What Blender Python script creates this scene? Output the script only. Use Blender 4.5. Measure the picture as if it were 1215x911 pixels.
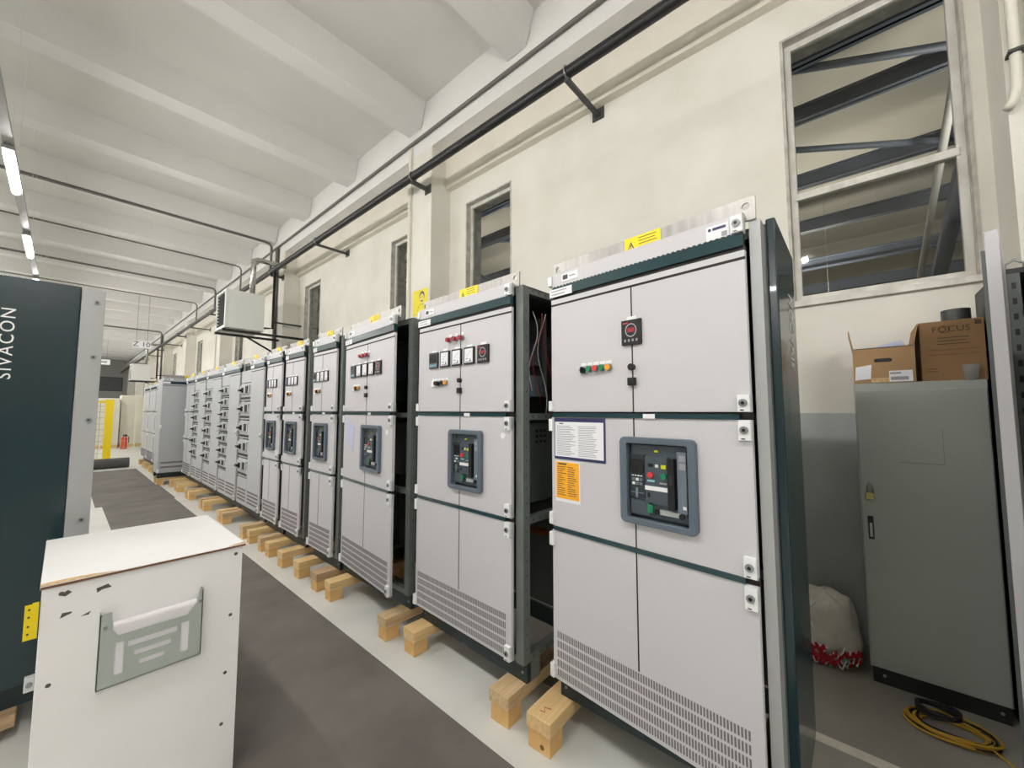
import bpy, math, random
from mathutils import Matrix, Vector
random.seed(7)
R = math.radians
scene = bpy.context.scene
for o in list(bpy.data.objects):
    bpy.data.objects.remove(o, do_unlink=True)
COL = scene.collection

# ------------------------------------------------------------------ camera
FPX = 466.0
cam = bpy.data.cameras.new('camera')
cam.sensor_fit = 'HORIZONTAL'; cam.sensor_width = 36.0
cam.lens = FPX / 1215.0 * 36.0
cam.clip_start = 0.02; cam.clip_end = 300
camo = bpy.data.objects.new('camera', cam); COL.objects.link(camo)
camo.location = (0, 0, 1.6)
camo.rotation_euler = (R(90 + 3.928), 0, R(-48.69))
scene.camera = camo

# ------------------------------------------------------------------ world, exposure
w = bpy.data.worlds.new('world'); scene.world = w; w.use_nodes = True
w.node_tree.nodes['Background'].inputs[0].default_value = (0.80, 0.86, 1.0, 1)
w.node_tree.nodes['Background'].inputs[1].default_value = 0.02
vs = scene.view_settings
vs.view_transform = 'Standard'; vs.look = 'None'; vs.gamma = 1.0; vs.use_curve_mapping = False
vs.exposure = 0.72
TUBE = 128.0           # radiance of the bare tubes in the ceiling battens

# ------------------------------------------------------------------ materials
MATS = {}
def lin(c):
    return tuple((v / 12.92 if v <= 0.04045 else ((v + 0.055) / 1.055) ** 2.4) for v in c)
def s(r, g, b):
    return lin((r / 255, g / 255, b / 255))
def mat(name, col, rough=0.5, metal=0.0, var=0.0, scale=6.0, bump=0.0, bscale=40.0, spec=0.5, emit=None, estr=0.0, coat=0.0, col2=None, stretch=None, detail=4.0):
    m = bpy.data.materials.new(name); m.use_nodes = True
    nt = m.node_tree; b = nt.nodes['Principled BSDF']
    b.inputs['Base Color'].default_value = (*col, 1)
    b.inputs['Roughness'].default_value = rough
    b.inputs['Metallic'].default_value = metal
    b.inputs['Specular IOR Level'].default_value = spec
    b.inputs['Coat Weight'].default_value = coat
    if emit:
        b.inputs['Emission Color'].default_value = (*emit, 1); b.inputs['Emission Strength'].default_value = estr
    if var or bump or col2:
        tc = nt.nodes.new('ShaderNodeTexCoord'); mp = nt.nodes.new('ShaderNodeMapping')
        if stretch: mp.inputs['Scale'].default_value = stretch
        nt.links.new(tc.outputs['Object'], mp.inputs['Vector'])
    if var or col2:
        n = nt.nodes.new('ShaderNodeTexNoise'); n.inputs['Scale'].default_value = scale; n.inputs['Detail'].default_value = detail
        nt.links.new(mp.outputs['Vector'], n.inputs['Vector'])
        cr = nt.nodes.new('ShaderNodeValToRGB')
        cr.color_ramp.elements[0].position = 0.32; cr.color_ramp.elements[1].position = 0.68
        c2 = col2 if col2 else tuple(min(1, v * (1 + var)) for v in col)
        c1 = col if col2 else tuple(v * (1 - var) for v in col)
        cr.color_ramp.elements[0].color = (*c1, 1); cr.color_ramp.elements[1].color = (*c2, 1)
        nt.links.new(n.outputs['Fac'], cr.inputs['Fac']); nt.links.new(cr.outputs['Color'], b.inputs['Base Color'])
    if bump:
        n2 = nt.nodes.new('ShaderNodeTexNoise'); n2.inputs['Scale'].default_value = bscale; n2.inputs['Detail'].default_value = 3
        nt.links.new(mp.outputs['Vector'], n2.inputs['Vector'])
        bp = nt.nodes.new('ShaderNodeBump'); bp.inputs['Strength'].default_value = bump; bp.inputs['Distance'].default_value = 0.01
        nt.links.new(n2.outputs['Fac'], bp.inputs['Height']); nt.links.new(bp.outputs['Normal'], b.inputs['Normal'])
    MATS[name] = m
    return m

mat('panel', s(205, 203, 206), 0.42, bump=0.05, bscale=300)
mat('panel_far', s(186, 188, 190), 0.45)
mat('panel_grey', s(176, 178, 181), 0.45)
mat('teal', s(16, 46, 52), 0.25, coat=0.2)
mat('teal_bar', s(22, 58, 64), 0.25, coat=0.3)
mat('plinth', s(34, 50, 54), 0.45)
mat('frame', s(120, 126, 123), 0.45, metal=0.2, var=0.08, scale=12)
mat('frame_dark', s(92, 98, 97), 0.45, metal=0.3, var=0.1, scale=10)
mat('edge_strip', s(178, 180, 180), 0.4, metal=0.2)
mat('inner', s(100, 103, 102), 0.6)
mat('galv', s(166, 163, 160), 0.38, metal=0.6, var=0.16, scale=5, stretch=(6, 6, 0.6))
mat('black', s(16, 16, 18), 0.45)
mat('seam', s(24, 17, 16), 0.6)
mat('white_plastic', s(236, 238, 238), 0.35)
mat('white_paper', s(238, 238, 242), 0.6)
mat('lavender_paper', s(196, 198, 226), 0.5)
mat('yellow_sticker', s(250, 222, 20), 0.5)
mat('amber_paper', s(250, 178, 36), 0.55)
mat('blue_frame', s(46, 48, 92), 0.4)
mat('ink', s(60, 60, 66), 0.6)
mat('ink_light', s(158, 156, 164), 0.6)
mat('slot', s(118, 112, 114), 0.7)
mat('bezel', s(92, 104, 116), 0.35)
mat('acb', s(72, 82, 92), 0.4)
mat('acb_dark', s(44, 50, 57), 0.4)
mat('acb_light', s(112, 124, 136), 0.4)
mat('screen', s(26, 27, 30), 0.12)
mat('red_button', s(206, 62, 66), 0.3)
mat('red_dark', s(160, 26, 44), 0.3)
mat('green_button', s(26, 130, 88), 0.3)
mat('orange', s(240, 160, 44), 0.35)
mat('yellow_green', s(206, 214, 30), 0.4)
mat('cyan', s(140, 200, 210), 0.4)
mat('screw', s(150, 154, 156), 0.3, metal=0.6)
mat('copper', s(196, 110, 64), 0.3, metal=0.9)
mat('wire_red', s(160, 60, 56), 0.5)
mat('wire_white', s(220, 220, 216), 0.5)
mat('wood', s(214, 178, 122), 0.65, col2=s(232, 200, 146), scale=5, stretch=(1, 9, 9), bump=0.1, bscale=30)
mat('wood_old', s(190, 160, 118), 0.7, col2=s(218, 190, 148), scale=5, stretch=(1, 9, 9), bump=0.15, bscale=30)
mat('wood_end', s(205, 160, 98), 0.7, col2=s(226, 186, 124), scale=9)
mat('knot', s(120, 82, 46), 0.7)
mat('wood_brown', s(170, 140, 104), 0.7, col2=s(196, 166, 128), scale=5, stretch=(1, 9, 9))
mat('mat_rubber', s(106, 101, 95), 0.8, var=0.2, scale=2.2, bump=0.25, bscale=160, detail=8)
mat('roll_rubber', s(78, 78, 78), 0.8, var=0.1)
mat('floor_line', s(214, 210, 196), 0.5, var=0.1, scale=20)
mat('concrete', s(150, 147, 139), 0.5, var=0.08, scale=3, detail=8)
mat('ceiling_paint', s(228, 227, 224), 0.85, var=0.03, scale=1.2, bump=0.1, bscale=60)
mat('slab_tone', s(222, 220, 215), 0.85, var=0.03, scale=1.2, bump=0.1, bscale=60)  # slab colour, slightly darker than the beams
mat('trim_paint', s(226, 220, 206), 0.7, var=0.04, scale=2)
mat('far_wall', s(190, 190, 188), 0.8)
mat('frame_white', s(226, 224, 216), 0.55, col2=s(198, 194, 184), scale=9, stretch=(1, 1, 0.5))
mat('frame_worn', s(170, 166, 158), 0.8, col2=s(206, 202, 194), scale=10, bump=0.3, bscale=30)
mat('steel_blue', s(86, 93, 104), 0.55, var=0.08, scale=3)
mat('steel_light', s(170, 168, 160), 0.6)
mat('hall_beige', s(190, 184, 168), 0.9, var=0.04, scale=0.6)
mat('pipe_black', s(30, 30, 32), 0.4)
mat('pipe_grey', s(112, 110, 106), 0.45, metal=0.3)
mat('pipe_silver', s(190, 190, 186), 0.25, metal=0.9)
mat('bracket', s(74, 76, 74), 0.5, metal=0.3)
mat('trunking', s(226, 222, 210), 0.5)
mat('heater', s(226, 228, 224), 0.45)
mat('batten', s(150, 150, 148), 0.5)
mat('tube', (1, 1, 1), 0.5, emit=(1.0, 0.98, 0.95), estr=TUBE)
mat('tube_dim', (1, 1, 1), 0.5, emit=(1.0, 0.97, 0.9), estr=0.6)
mat('box_paint', s(244, 243, 242), 0.4, var=0.02, scale=3)
mat('scuff', s(90, 86, 80), 0.8)
mat('chipboard', s(196, 160, 116), 0.8, col2=s(226, 196, 150), scale=60)
mat('plywood', s(120, 84, 56), 0.8, var=0.2, scale=30)
mat('holder', s(176, 184, 178), 0.42, metal=0.15)
mat('mat_white', s(240, 236, 240), 0.5, bump=0.2, bscale=140)
mat('yellow_plastic', s(246, 220, 20), 0.4)
mat('locker', s(168, 173, 166), 0.42, bump=0.04, bscale=200, var=0.03, scale=2)
mat('locker_dark', s(30, 32, 32), 0.5)
mat('brass', s(150, 140, 92), 0.35, metal=0.8)
mat('card', s(172, 138, 98), 0.8, var=0.06, scale=5)
mat('card_dark', s(146, 112, 76), 0.8, var=0.06, scale=5)
mat('card_ink', s(78, 66, 48), 0.8)
mat('tape_dark', s(62, 64, 62), 0.4)
mat('sack_white', s(226, 222, 212), 0.8, var=0.06, scale=14, bump=0.3, bscale=90)
mat('sack_red', s(190, 30, 44), 0.7)
mat('cable_yellow', s(190, 150, 44), 0.5)
mat('cable_black', s(20, 20, 22), 0.5)
mat('fence_yellow', s(244, 214, 20), 0.45)
mat('fence_mesh', s(120, 118, 104), 0.5)
mat('pallet_white', s(226, 222, 206), 0.6, var=0.04, scale=2)
mat('extinguisher', s(220, 90, 60), 0.4)
mat('blue_plastic', s(40, 44, 110), 0.4)
mat('poster_yellow', s(238, 220, 30), 0.5)
mat('skin', s(234, 216, 120), 0.6)
mat('lettering', s(240, 242, 240), 0.5)
mat('cloth_brown', s(120, 90, 60), 0.9)
mat('window_far', s(112, 116, 120), 0.5)

def special_mats():
    # cream wall with a grey painted dado up to about shoulder height
    m = mat('wall', s(228, 222, 205), 0.75); nt = m.node_tree; b = nt.nodes['Principled BSDF']
    tc = nt.nodes.new('ShaderNodeTexCoord'); sp = nt.nodes.new('ShaderNodeSeparateXYZ')
    nt.links.new(tc.outputs['Object'], sp.inputs[0])
    gt = nt.nodes.new('ShaderNodeMath'); gt.operation = 'GREATER_THAN'; gt.inputs[1].default_value = 1.584
    nt.links.new(sp.outputs['Z'], gt.inputs[0])
    n = nt.nodes.new('ShaderNodeTexNoise'); n.inputs['Scale'].default_value = 1.6; n.inputs['Detail'].default_value = 6
    nt.links.new(tc.outputs['Object'], n.inputs['Vector'])
    r1 = nt.nodes.new('ShaderNodeValToRGB'); r1.color_ramp.elements[0].position = .35; r1.color_ramp.elements[1].position = .65
    r1.color_ramp.elements[0].color = (*s(222, 218, 207), 1); r1.color_ramp.elements[1].color = (*s(231, 228, 219), 1)
    r2 = nt.nodes.new('ShaderNodeValToRGB'); r2.color_ramp.elements[0].position = .35; r2.color_ramp.elements[1].position = .65
    r2.color_ramp.elements[0].color = (*s(172, 176, 175), 1); r2.color_ramp.elements[1].color = (*s(182, 186, 184), 1)
    nt.links.new(n.outputs['Fac'], r1.inputs[0]); nt.links.new(n.outputs['Fac'], r2.inputs[0])
    mx = nt.nodes.new('ShaderNodeMix'); mx.data_type = 'RGBA'
    nt.links.new(gt.outputs[0], mx.inputs[0]); nt.links.new(r2.outputs[0], mx.inputs[6]); nt.links.new(r1.outputs[0], mx.inputs[7])
    nt.links.new(mx.outputs[2], b.inputs['Base Color'])
    rg = nt.nodes.new('ShaderNodeMapRange'); rg.inputs[3].default_value = 0.32; rg.inputs[4].default_value = 0.8
    nt.links.new(gt.outputs[0], rg.inputs[0]); nt.links.new(rg.outputs[0], b.inputs['Roughness'])
    n2 = nt.nodes.new('ShaderNodeTexNoise'); n2.inputs['Scale'].default_value = 9; n2.inputs['Detail'].default_value = 5
    nt.links.new(tc.outputs['Object'], n2.inputs['Vector'])
    bp = nt.nodes.new('ShaderNodeBump'); bp.inputs['Strength'].default_value = 0.05; bp.inputs['Distance'].default_value = 0.01
    nt.links.new(n2.outputs['Fac'], bp.inputs['Height']); nt.links.new(bp.outputs['Normal'], b.inputs['Normal'])
    # light grey coated concrete floor
    m = mat('floor', s(196, 196, 190), 0.34); nt = m.node_tree; b = nt.nodes['Principled BSDF']
    tc = nt.nodes.new('ShaderNodeTexCoord')
    n = nt.nodes.new('ShaderNodeTexNoise'); n.inputs['Scale'].default_value = 2.2; n.inputs['Detail'].default_value = 8
    nt.links.new(tc.outputs['Object'], n.inputs['Vector'])
    r1 = nt.nodes.new('ShaderNodeValToRGB'); r1.color_ramp.elements[0].position = .3; r1.color_ramp.elements[1].position = .7
    r1.color_ramp.elements[0].color = (*s(206, 207, 201), 1); r1.color_ramp.elements[1].color = (*s(222, 222, 216), 1)
    nt.links.new(n.outputs['Fac'], r1.inputs[0]); nt.links.new(r1.outputs[0], b.inputs['Base Color'])
    # window glass
    m = bpy.data.materials.new('glass'); m.use_nodes = True; nt = m.node_tree; nt.nodes.clear()
    out = nt.nodes.new('ShaderNodeOutputMaterial'); mix = nt.nodes.new('ShaderNodeMixShader')
    tr = nt.nodes.new('ShaderNodeBsdfTransparent'); tr.inputs[0].default_value = (.86, .88, .88, 1)
    gl = nt.nodes.new('ShaderNodeBsdfGlossy'); gl.inputs['Roughness'].default_value = 0.04
    lw = nt.nodes.new('ShaderNodeLayerWeight'); lw.inputs[0].default_value = 0.5
    pw = nt.nodes.new('ShaderNodeMath'); pw.operation = 'POWER'; pw.inputs[1].default_value = 4.0
    nt.links.new(lw.outputs['Facing'], pw.inputs[0])
    fr = nt.nodes.new('ShaderNodeMath'); fr.operation = 'MULTIPLY_ADD'; fr.inputs[1].default_value = 0.7; fr.inputs[2].default_value = 0.04
    nt.links.new(pw.outputs[0], fr.inputs[0])
    nt.links.new(fr.outputs[0], mix.inputs[0]); nt.links.new(tr.outputs[0], mix.inputs[1]); nt.links.new(gl.outputs[0], mix.inputs[2])
    nt.links.new(mix.outputs[0], out.inputs[0]); MATS['glass'] = m
    m = bpy.data.materials.new('clear_plastic'); m.use_nodes = True; nt = m.node_tree; nt.nodes.clear()
    out = nt.nodes.new('ShaderNodeOutputMaterial'); mix = nt.nodes.new('ShaderNodeMixShader'); mix.inputs[0].default_value = .22
    tr = nt.nodes.new('ShaderNodeBsdfTransparent'); tr.inputs[0].default_value = (.93, .93, .93, 1)
    gl = nt.nodes.new('ShaderNodeBsdfPrincipled'); gl.inputs['Roughness'].default_value = 0.15
    gl.inputs['Base Color'].default_value = (.8, .8, .8, 1)
    nt.links.new(tr.outputs[0], mix.inputs[1]); nt.links.new(gl.outputs[0], mix.inputs[2]); nt.links.new(mix.outputs[0], out.inputs[0]); MATS['clear_plastic'] = m
special_mats()

# ------------------------------------------------------------------ mesh builder
class MB:
    def __init__(self):
        self.v = []; self.f = []; self.mi = []; self.ms = []; self.sm = []
    def _m(self, m):
        if m not in self.ms: self.ms.append(m)
        return self.ms.index(m)
    def add(self, vs_, fs_, m, smooth=False):
        o = len(self.v); k = self._m(m)
        self.v += [tuple(p) for p in vs_]
        for f in fs_:
            self.f.append(tuple(i + o for i in f)); self.mi.append(k); self.sm.append(smooth)
        return self
    def box(self, x0, x1, y0, y1, z0, z1, m):
        v = [(x0, y0, z0), (x1, y0, z0), (x1, y1, z0), (x0, y1, z0), (x0, y0, z1), (x1, y0, z1), (x1, y1, z1), (x0, y1, z1)]
        return self.add(v, [(0, 3, 2, 1), (4, 5, 6, 7), (0, 1, 5, 4), (1, 2, 6, 5), (2, 3, 7, 6), (3, 0, 4, 7)], m)
    def prism(self, pts, y0, y1, m, axis='y'):
        # outline pts in (a,b); extruded along axis
        n = len(pts)
        def P(a, b, c):
            return (a, c, b) if axis == 'y' else ((c, a, b) if axis == 'x' else (a, b, c))
        v = [P(a, b, y0) for a, b in pts] + [P(a, b, y1) for a, b in pts]
        fs = [tuple(range(n)), tuple(range(2 * n - 1, n - 1, -1))]
        for i in range(n):
            j = (i + 1) % n
            fs.append((i, i + n, j + n, j))
        return self.add(v, fs, m)
    def ring(self, outer, inner, y0, y1, m, axis='y'):
        # frame with a hole; outer and inner have the same number of points
        n = len(outer)
        def P(a, b, c):
            return (a, c, b) if axis == 'y' else ((c, a, b) if axis == 'x' else (a, b, c))
        v = [P(a, b, y0) for a, b in outer] + [P(a, b, y0) for a, b in inner] + [P(a, b, y1) for a, b in outer] + [P(a, b, y1) for a, b in inner]
        fs = []
        for i in range(n):
            j = (i + 1) % n
            fs += [(i, j, j + n, i + n), (i + 2 * n, i + 3 * n, j + 3 * n, j + 2 * n), (i, i + 2 * n, j + 2 * n, j), (i + n, j + n, j + 3 * n, i + 3 * n)]
        return self.add(v, fs, m)
    def cyl(self, p0, p1, r, m, n=14, r1=None, caps=True):
        p0 = Vector(p0); p1 = Vector(p1); d = (p1 - p0).normalized(); r1 = r if r1 is None else r1
        a = d.orthogonal().normalized(); b = d.cross(a)
        v = []
        for p, rr in ((p0, r), (p1, r1)):
            for i in range(n):
                t = 2 * math.pi * i / n; v.append(p + (a * math.cos(t) + b * math.sin(t)) * rr)
        self.add(v, [(i, (i + 1) % n, (i + 1) % n + n, i + n) for i in range(n)], m, True)
        if caps:
            self.add(v[:n], [tuple(range(n - 1, -1, -1))], m); self.add(v[n:], [tuple(range(n))], m)
        return self
    def tube(self, pts, r, m, n=8, closed=False):
        pts = [Vector(p) for p in pts]; v = []; N = len(pts)
        prev = None
        for k, p in enumerate(pts):
            if closed: d = pts[(k + 1) % N] - pts[k - 1]
            else: d = pts[min(k + 1, N - 1)] - pts[max(k - 1, 0)]
            d.normalize()
            a = d.orthogonal().normalized() if prev is None else (prev - d * prev.dot(d)).normalized()
            prev = a; b = d.cross(a)
            for i in range(n):
                t = 2 * math.pi * i / n; v.append(p + (a * math.cos(t) + b * math.sin(t)) * r)
        fs = []
        for k in range(N if closed else N - 1):
            k2 = (k + 1) % N
            for i in range(n):
                j = (i + 1) % n; fs.append((k * n + i, k * n + j, k2 * n + j, k2 * n + i))
        if not closed:
            fs.append(tuple(range(n - 1, -1, -1))); fs.append(tuple((N - 1) * n + i for i in range(n)))
        return self.add(v, fs, m, True)
    def build(self, name, parent=None, xf=None, bevel=0.0, loc=None):
        me = bpy.data.meshes.new(name)
        v = self.v if xf is None else [xf @ Vector(p) for p in self.v]
        if loc is not None: v = [Vector(p) - Vector(loc) for p in v]
        me.from_pydata([tuple(p) for p in v], [], self.f)
        for m in self.ms: me.materials.append(MATS[m])
        me.polygons.foreach_set('material_index', self.mi)
        me.polygons.foreach_set('use_smooth', self.sm)
        me.validate(); me.update()
        import bmesh as _b
        bm = _b.new(); bm.from_mesh(me); _b.ops.recalc_face_normals(bm, faces=bm.faces); bm.to_mesh(me); bm.free()
        o = bpy.data.objects.new(name, me); COL.objects.link(o)
        if parent is not None: o.parent = parent
        if loc is not None: o.location = loc
        if bevel:
            md = o.modifiers.new('bevel', 'BEVEL'); md.width = bevel; md.segments = 2; md.limit_method = 'ANGLE'; md.angle_limit = R(40)
        return o

def rrect(x0, x1, z0, z1, r, n=4):
    p = []
    for cx, cz, a0 in ((x1 - r, z1 - r, 0), (x0 + r, z1 - r, 90), (x0 + r, z0 + r, 180), (x1 - r, z0 + r, 270)):
        for i in range(n + 1):
            a = R(a0 + 90 * i / n); p.append((cx + r * math.cos(a), cz + r * math.sin(a)))
    return p

def box(name, dims, m, parent=None, xf=None, bevel=0.0):
    return MB().box(*dims, m).build(name, parent, xf, bevel)
def thing(name, label, cat, loc=(0, 0, 0), rz=0.0, group=None):
    o = bpy.data.objects.new(name, None); COL.objects.link(o); o.empty_display_size = 0.1
    o.location = loc; o.rotation_euler = (0, 0, rz); tag(o, label, cat, group)
    return o
def tag(o, label, cat=None, group=None):
    o['label'] = label
    if cat: o['category'] = cat
    if group: o['group'] = group
    return o
def struct(o, label=None, cat=None):
    o['kind'] = 'structure'
    if label: o['label'] = label
    if cat: o['category'] = cat
    return o
def text(name, body, size, m, parent, matrix, depth=0.001, spacing=1.0, xscale=1.0):
    cu = bpy.data.curves.new(name + '_c', 'FONT'); cu.body = body; cu.size = size; cu.extrude = depth
    cu.align_x = 'CENTER'; cu.align_y = 'CENTER'; cu.space_character = spacing; cu.resolution_u = 3
    t = bpy.data.objects.new(name + '_t', cu); COL.objects.link(t)
    bpy.context.view_layer.update()
    me = bpy.data.meshes.new_from_object(t.evaluated_get(bpy.context.evaluated_depsgraph_get()))
    bpy.data.objects.remove(t); bpy.data.curves.remove(cu)
    me.transform(matrix @ Matrix.Diagonal((xscale, 1, 1, 1)))
    me.materials.clear(); me.materials.append(MATS[m]); me.name = name
    o = bpy.data.objects.new(name, me); COL.objects.link(o); o.parent = parent
    return o
# text lying in a plane facing local -y (reads along +x, up = +z)
FRONT = Matrix(((1, 0, 0, 0), (0, 0, -1, 0), (0, 1, 0, 0), (0, 0, 0, 1)))

ORD = ['first', 'second', 'third', 'fourth', 'fifth', 'sixth', 'seventh', 'eighth', 'ninth', 'tenth', 'eleventh', 'twelfth', 'thirteenth', 'fourteenth', 'fifteenth', 'sixteenth', 'seventeenth', 'eighteenth']
# ------------------------------------------------------------------ the room shell
WX = 3.72          # inner face of the right-hand wall
YF, YB = 48.0, -7.0
XL = -12.0
CZ = 6.25
fl = struct(box('floor', (XL, 24.0, YB, YF, -0.12, 0.0), 'floor'), 'light grey coated concrete floor of the hall', 'floor')
box('floor_marking', (2.50, 2.56, -3.0, 1.2, 0.002, 0.005), 'floor_line', fl)
box('darker_floor', (1.95, WX, -4.0, 4.4, 0.0, 0.002), 'concrete', fl)  # darker grey floor zone from the cabinets to the wall
cl = struct(box('ceiling', (XL, WX + .25, YB, YF, CZ, CZ + .2), 'slab_tone'), 'white ribbed concrete ceiling with deep cross beams', 'ceiling')
k = 0
y = 2.885 - 2.06 * 4
while y < YF - .3:
    MB().prism([(y - .15, 5.87), (y + .15, 5.87), (y + .27, CZ), (y - .27, CZ)], XL + .01, WX - .36, 'ceiling_paint', 'x').build('ceiling_beam', cl)
    y += 2.06
PIL = [4.52 + 5.8 * i for i in range(-1, 8)]
wins = []
for i in range(-1, 8):
    y0 = 5.8 * i
    wins.append((-.63 + y0, .35 + y0)); wins.append((3.28 + y0, 4.16 + y0))
wins = sorted(w_ for w_ in wins if w_[0] > YB + .5 and w_[1] < YF - 1)
WZ0, WZ1 = 2.43, 4.62
wb = MB(); prev = YB
for (a, b) in wins:
    wb.box(WX, WX + .3, prev, a, 0, CZ, 'wall')
    wb.box(WX, WX + .3, a, b, 0, WZ0, 'wall'); wb.box(WX, WX + .3, a, b, WZ1, CZ, 'wall'); prev = b
wb.box(WX, WX + .3, prev, YF, 0, CZ, 'wall')
wr = struct(wb.build('wall_right'), 'cream plastered wall with grey painted dado and tall windows', 'wall')
box('wall_head', (WX - .09, WX, YB, YF, 4.93, CZ, ), 'trim_paint', wr)
box('girder', (WX - .35, WX - .09, YB, YF, 5.49, CZ), 'ceiling_paint', wr)
for y in PIL:
    box('pilaster', (WX - .35, WX, y, y + .58, 0, 5.49), 'wall', wr)
struct(box('wall_left', (XL - .2, XL, YB, YF, 0, CZ), 'wall'), 'pale wall on the far left side of the hall', 'wall')
struct(box('wall_back', (XL, WX, YB - .2, YB, 0, CZ), 'wall'), 'pale wall behind the viewer', 'wall')
wf = struct(box('wall_far', (XL, WX, YF, YF + .2, 0, CZ), 'far_wall'), 'grey end wall at the far end of the hall', 'wall')
for i in range(4):
    x = -3.2 + i * 1.65
    f_ = MB(); f_.ring([(x, 3.3), (x + 1.5, 3.3), (x + 1.5, 4.5), (x, 4.5)], [(x + .08, 3.38), (x + 1.42, 3.38), (x + 1.42, 4.42), (x + .08, 4.42)], YF - .05, YF, 'frame_dark')
    wo = f_.build('far_window', wf)
    box('pane', (x + .08, x + 1.42, YF - .02, YF, 3.38, 4.42), 'window_far', wo)

# windows: painted frame, transom, panes
wi = 0; wv = -1
for (a, b) in wins:
    wi += 1
    if a < -3 or a > 40: continue
    near = a < 6.5
    t = bpy.data.objects.new('window_%d' % wi, None); COL.objects.link(t); struct(t)
    t.location = (WX, (a + b) / 2, WZ0)
    t['label'] = {0: 'large two-pane window with worn white frame above the grey locker', 1: 'window right of the nearest pilaster, above the second cabinet', 2: 'window just left of the nearest pilaster', 3: 'window beside the pilaster that carries the near heater'}.get(wv, '%s window in the cream wall, counted from the right' % ORD[max(wv, 0)]); t['category'] = 'window'; wv += 1
    L = (WX, (a + b) / 2, WZ0)
    tp = Matrix.Translation(-Vector(L))
    fx = WX + .07
    # worn reveal lining
    MB().ring([(a, WZ0), (b, WZ0), (b, WZ1), (a, WZ1)], [(a + .02, WZ0 + .02), (b - .02, WZ0 + .02), (b - .02, WZ1 - .02), (a + .02, WZ1 - .02)], WX - .005, WX + .29, 'frame_worn', 'x').build('reveal', t, tp)
    a1, b1, z0, z1 = a + .02, b - .02, WZ0 + .02, WZ1 - .02
    MB().ring([(a1, z0), (b1, z0), (b1, z1), (a1, z1)], [(a1 + .045, z0 + .05), (b1 - .045, z0 + .05), (b1 - .045, z1 - .05), (a1 + .045, z1 - .05)], fx, fx + .05, 'frame_white', 'x').build('frame', t, tp, .004)
    zm = 3.30
    if a < 5: MB().box(fx - .012, fx + .05, a1 + .03, b1 - .03, zm - .028, zm + .028, 'frame_white').build('transom', t, tp, .005)
    for (q0, q1) in (((z0 + .05, zm - .028), (zm + .028, z1 - .05)) if a < 5 else ((z0 + .05, z1 - .05),)):
        MB().box(fx + .022, fx + .028, a1 + .045, b1 - .045, q0, q1, 'glass').build('pane', t, tp)
    if near:
        MB().box(WX - .03, WX + .07, a, b, WZ0 - .03, WZ0 + .015, 'frame_white').build('sill', t, tp, .004)

# neighbouring hall seen through the glass
struct(box('wall_neighbour', (22.0, 22.2, -20, 60, 0, 9.2), 'hall_beige'), 'beige wall of the hall behind the windows', 'wall')
struct(box('ceiling_neighbour', (WX + .3, 22.0, -20, 60, 9.0, 9.2), 'hall_beige'), 'beige roof of the hall behind the windows', 'ceiling')

# ------------------------------------------------------------------ ceiling battens (lamps)
def batten(x, y, label, group, real=True):
    z = 4.18
    t = thing('ceiling_batten', label, 'lamp', (x, y, z), 0, group)
    MB().box(-.04, .04, -.62, .62, 0.0, .04, 'batten').build('housing', t)
    MB().cyl((0, -.47, -.03), (0, .47, -.03), .032, 'tube', 12).build('tube', t)
    for sy in (-.4, .4):
        MB().cyl((0, sy, .05), (0, sy, CZ - z), .002, 'ceiling_paint', 6).build('suspension_wire', t)
ly = [1.0 + 2.9 * i for i in range(-2, 15)]
nm = {2: 'bright ceiling batten at the upper left edge, nearest of the row', 3: 'lit ceiling batten at the left edge, second from the top',
      4: 'lit ceiling batten just above the green side panel, third in the row'}
for i, y in enumerate(ly):
    batten(-.5, y, '%s lit batten of the suspended lamp row above the aisle' % ORD[i] if i not in (4, 5) else
           ('glowing batten higher up at the left edge of the view' if i == 4 else 'glowing batten lower down, just above the green SIVACON side panel').replace(' SIVACON', ''), 'battens above the aisle')
for i in range(7):
    batten(-6.2, -4.8 + 5.8 * i, '%s lit batten of the lamp row on the far side of the hall' % ORD[i], 'battens above the far aisle')
tr = MB().box(-.535, -.465, -6, 46, 4.235, 4.275, 'batten').build('light_track')
tag(tr, 'grey suspended track carrying the ceiling battens along the aisle', 'track')

# lamps of the neighbouring hall
for i, (x, y) in enumerate(((8.5, -3.0), (8.5, 5.0), (8.5, 13.0), (15, 1.0), (15, 10.0))):
    t = thing('hall_lamp', '%s long fluorescent lamp hanging in the hall behind the windows' % ORD[i], 'lamp', (x, y, 4.6), 0, 'lamps in the neighbouring hall')
    MB().box(-.08, .08, -.8, .8, 0, .06, 'steel_light').build('housing', t)
    MB().cyl((0, -.75, -.03), (0, .75, -.03), .03, 'tube_dim', 10).build('tube', t)
    MB().cyl((0, .5, .06), (0, .5, 4.4), .006, 'steel_light', 6).build('suspension_wire', t)
    MB().cyl((0, -.5, .06), (0, -.5, 4.4), .006, 'steel_light', 6).build('suspension_wire', t)
    L = bpy.data.lights.new('hall_light', 'AREA'); L.shape = 'RECTANGLE'; L.size = .3; L.size_y = 1.5; L.energy = 125; L.color = (1, .95, .87)
    lo = bpy.data.objects.new('hall_light', L); COL.objects.link(lo); lo.parent = t; lo.location = (0, 0, .09); lo.rotation_euler = (R(180), 0, 0)

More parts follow.
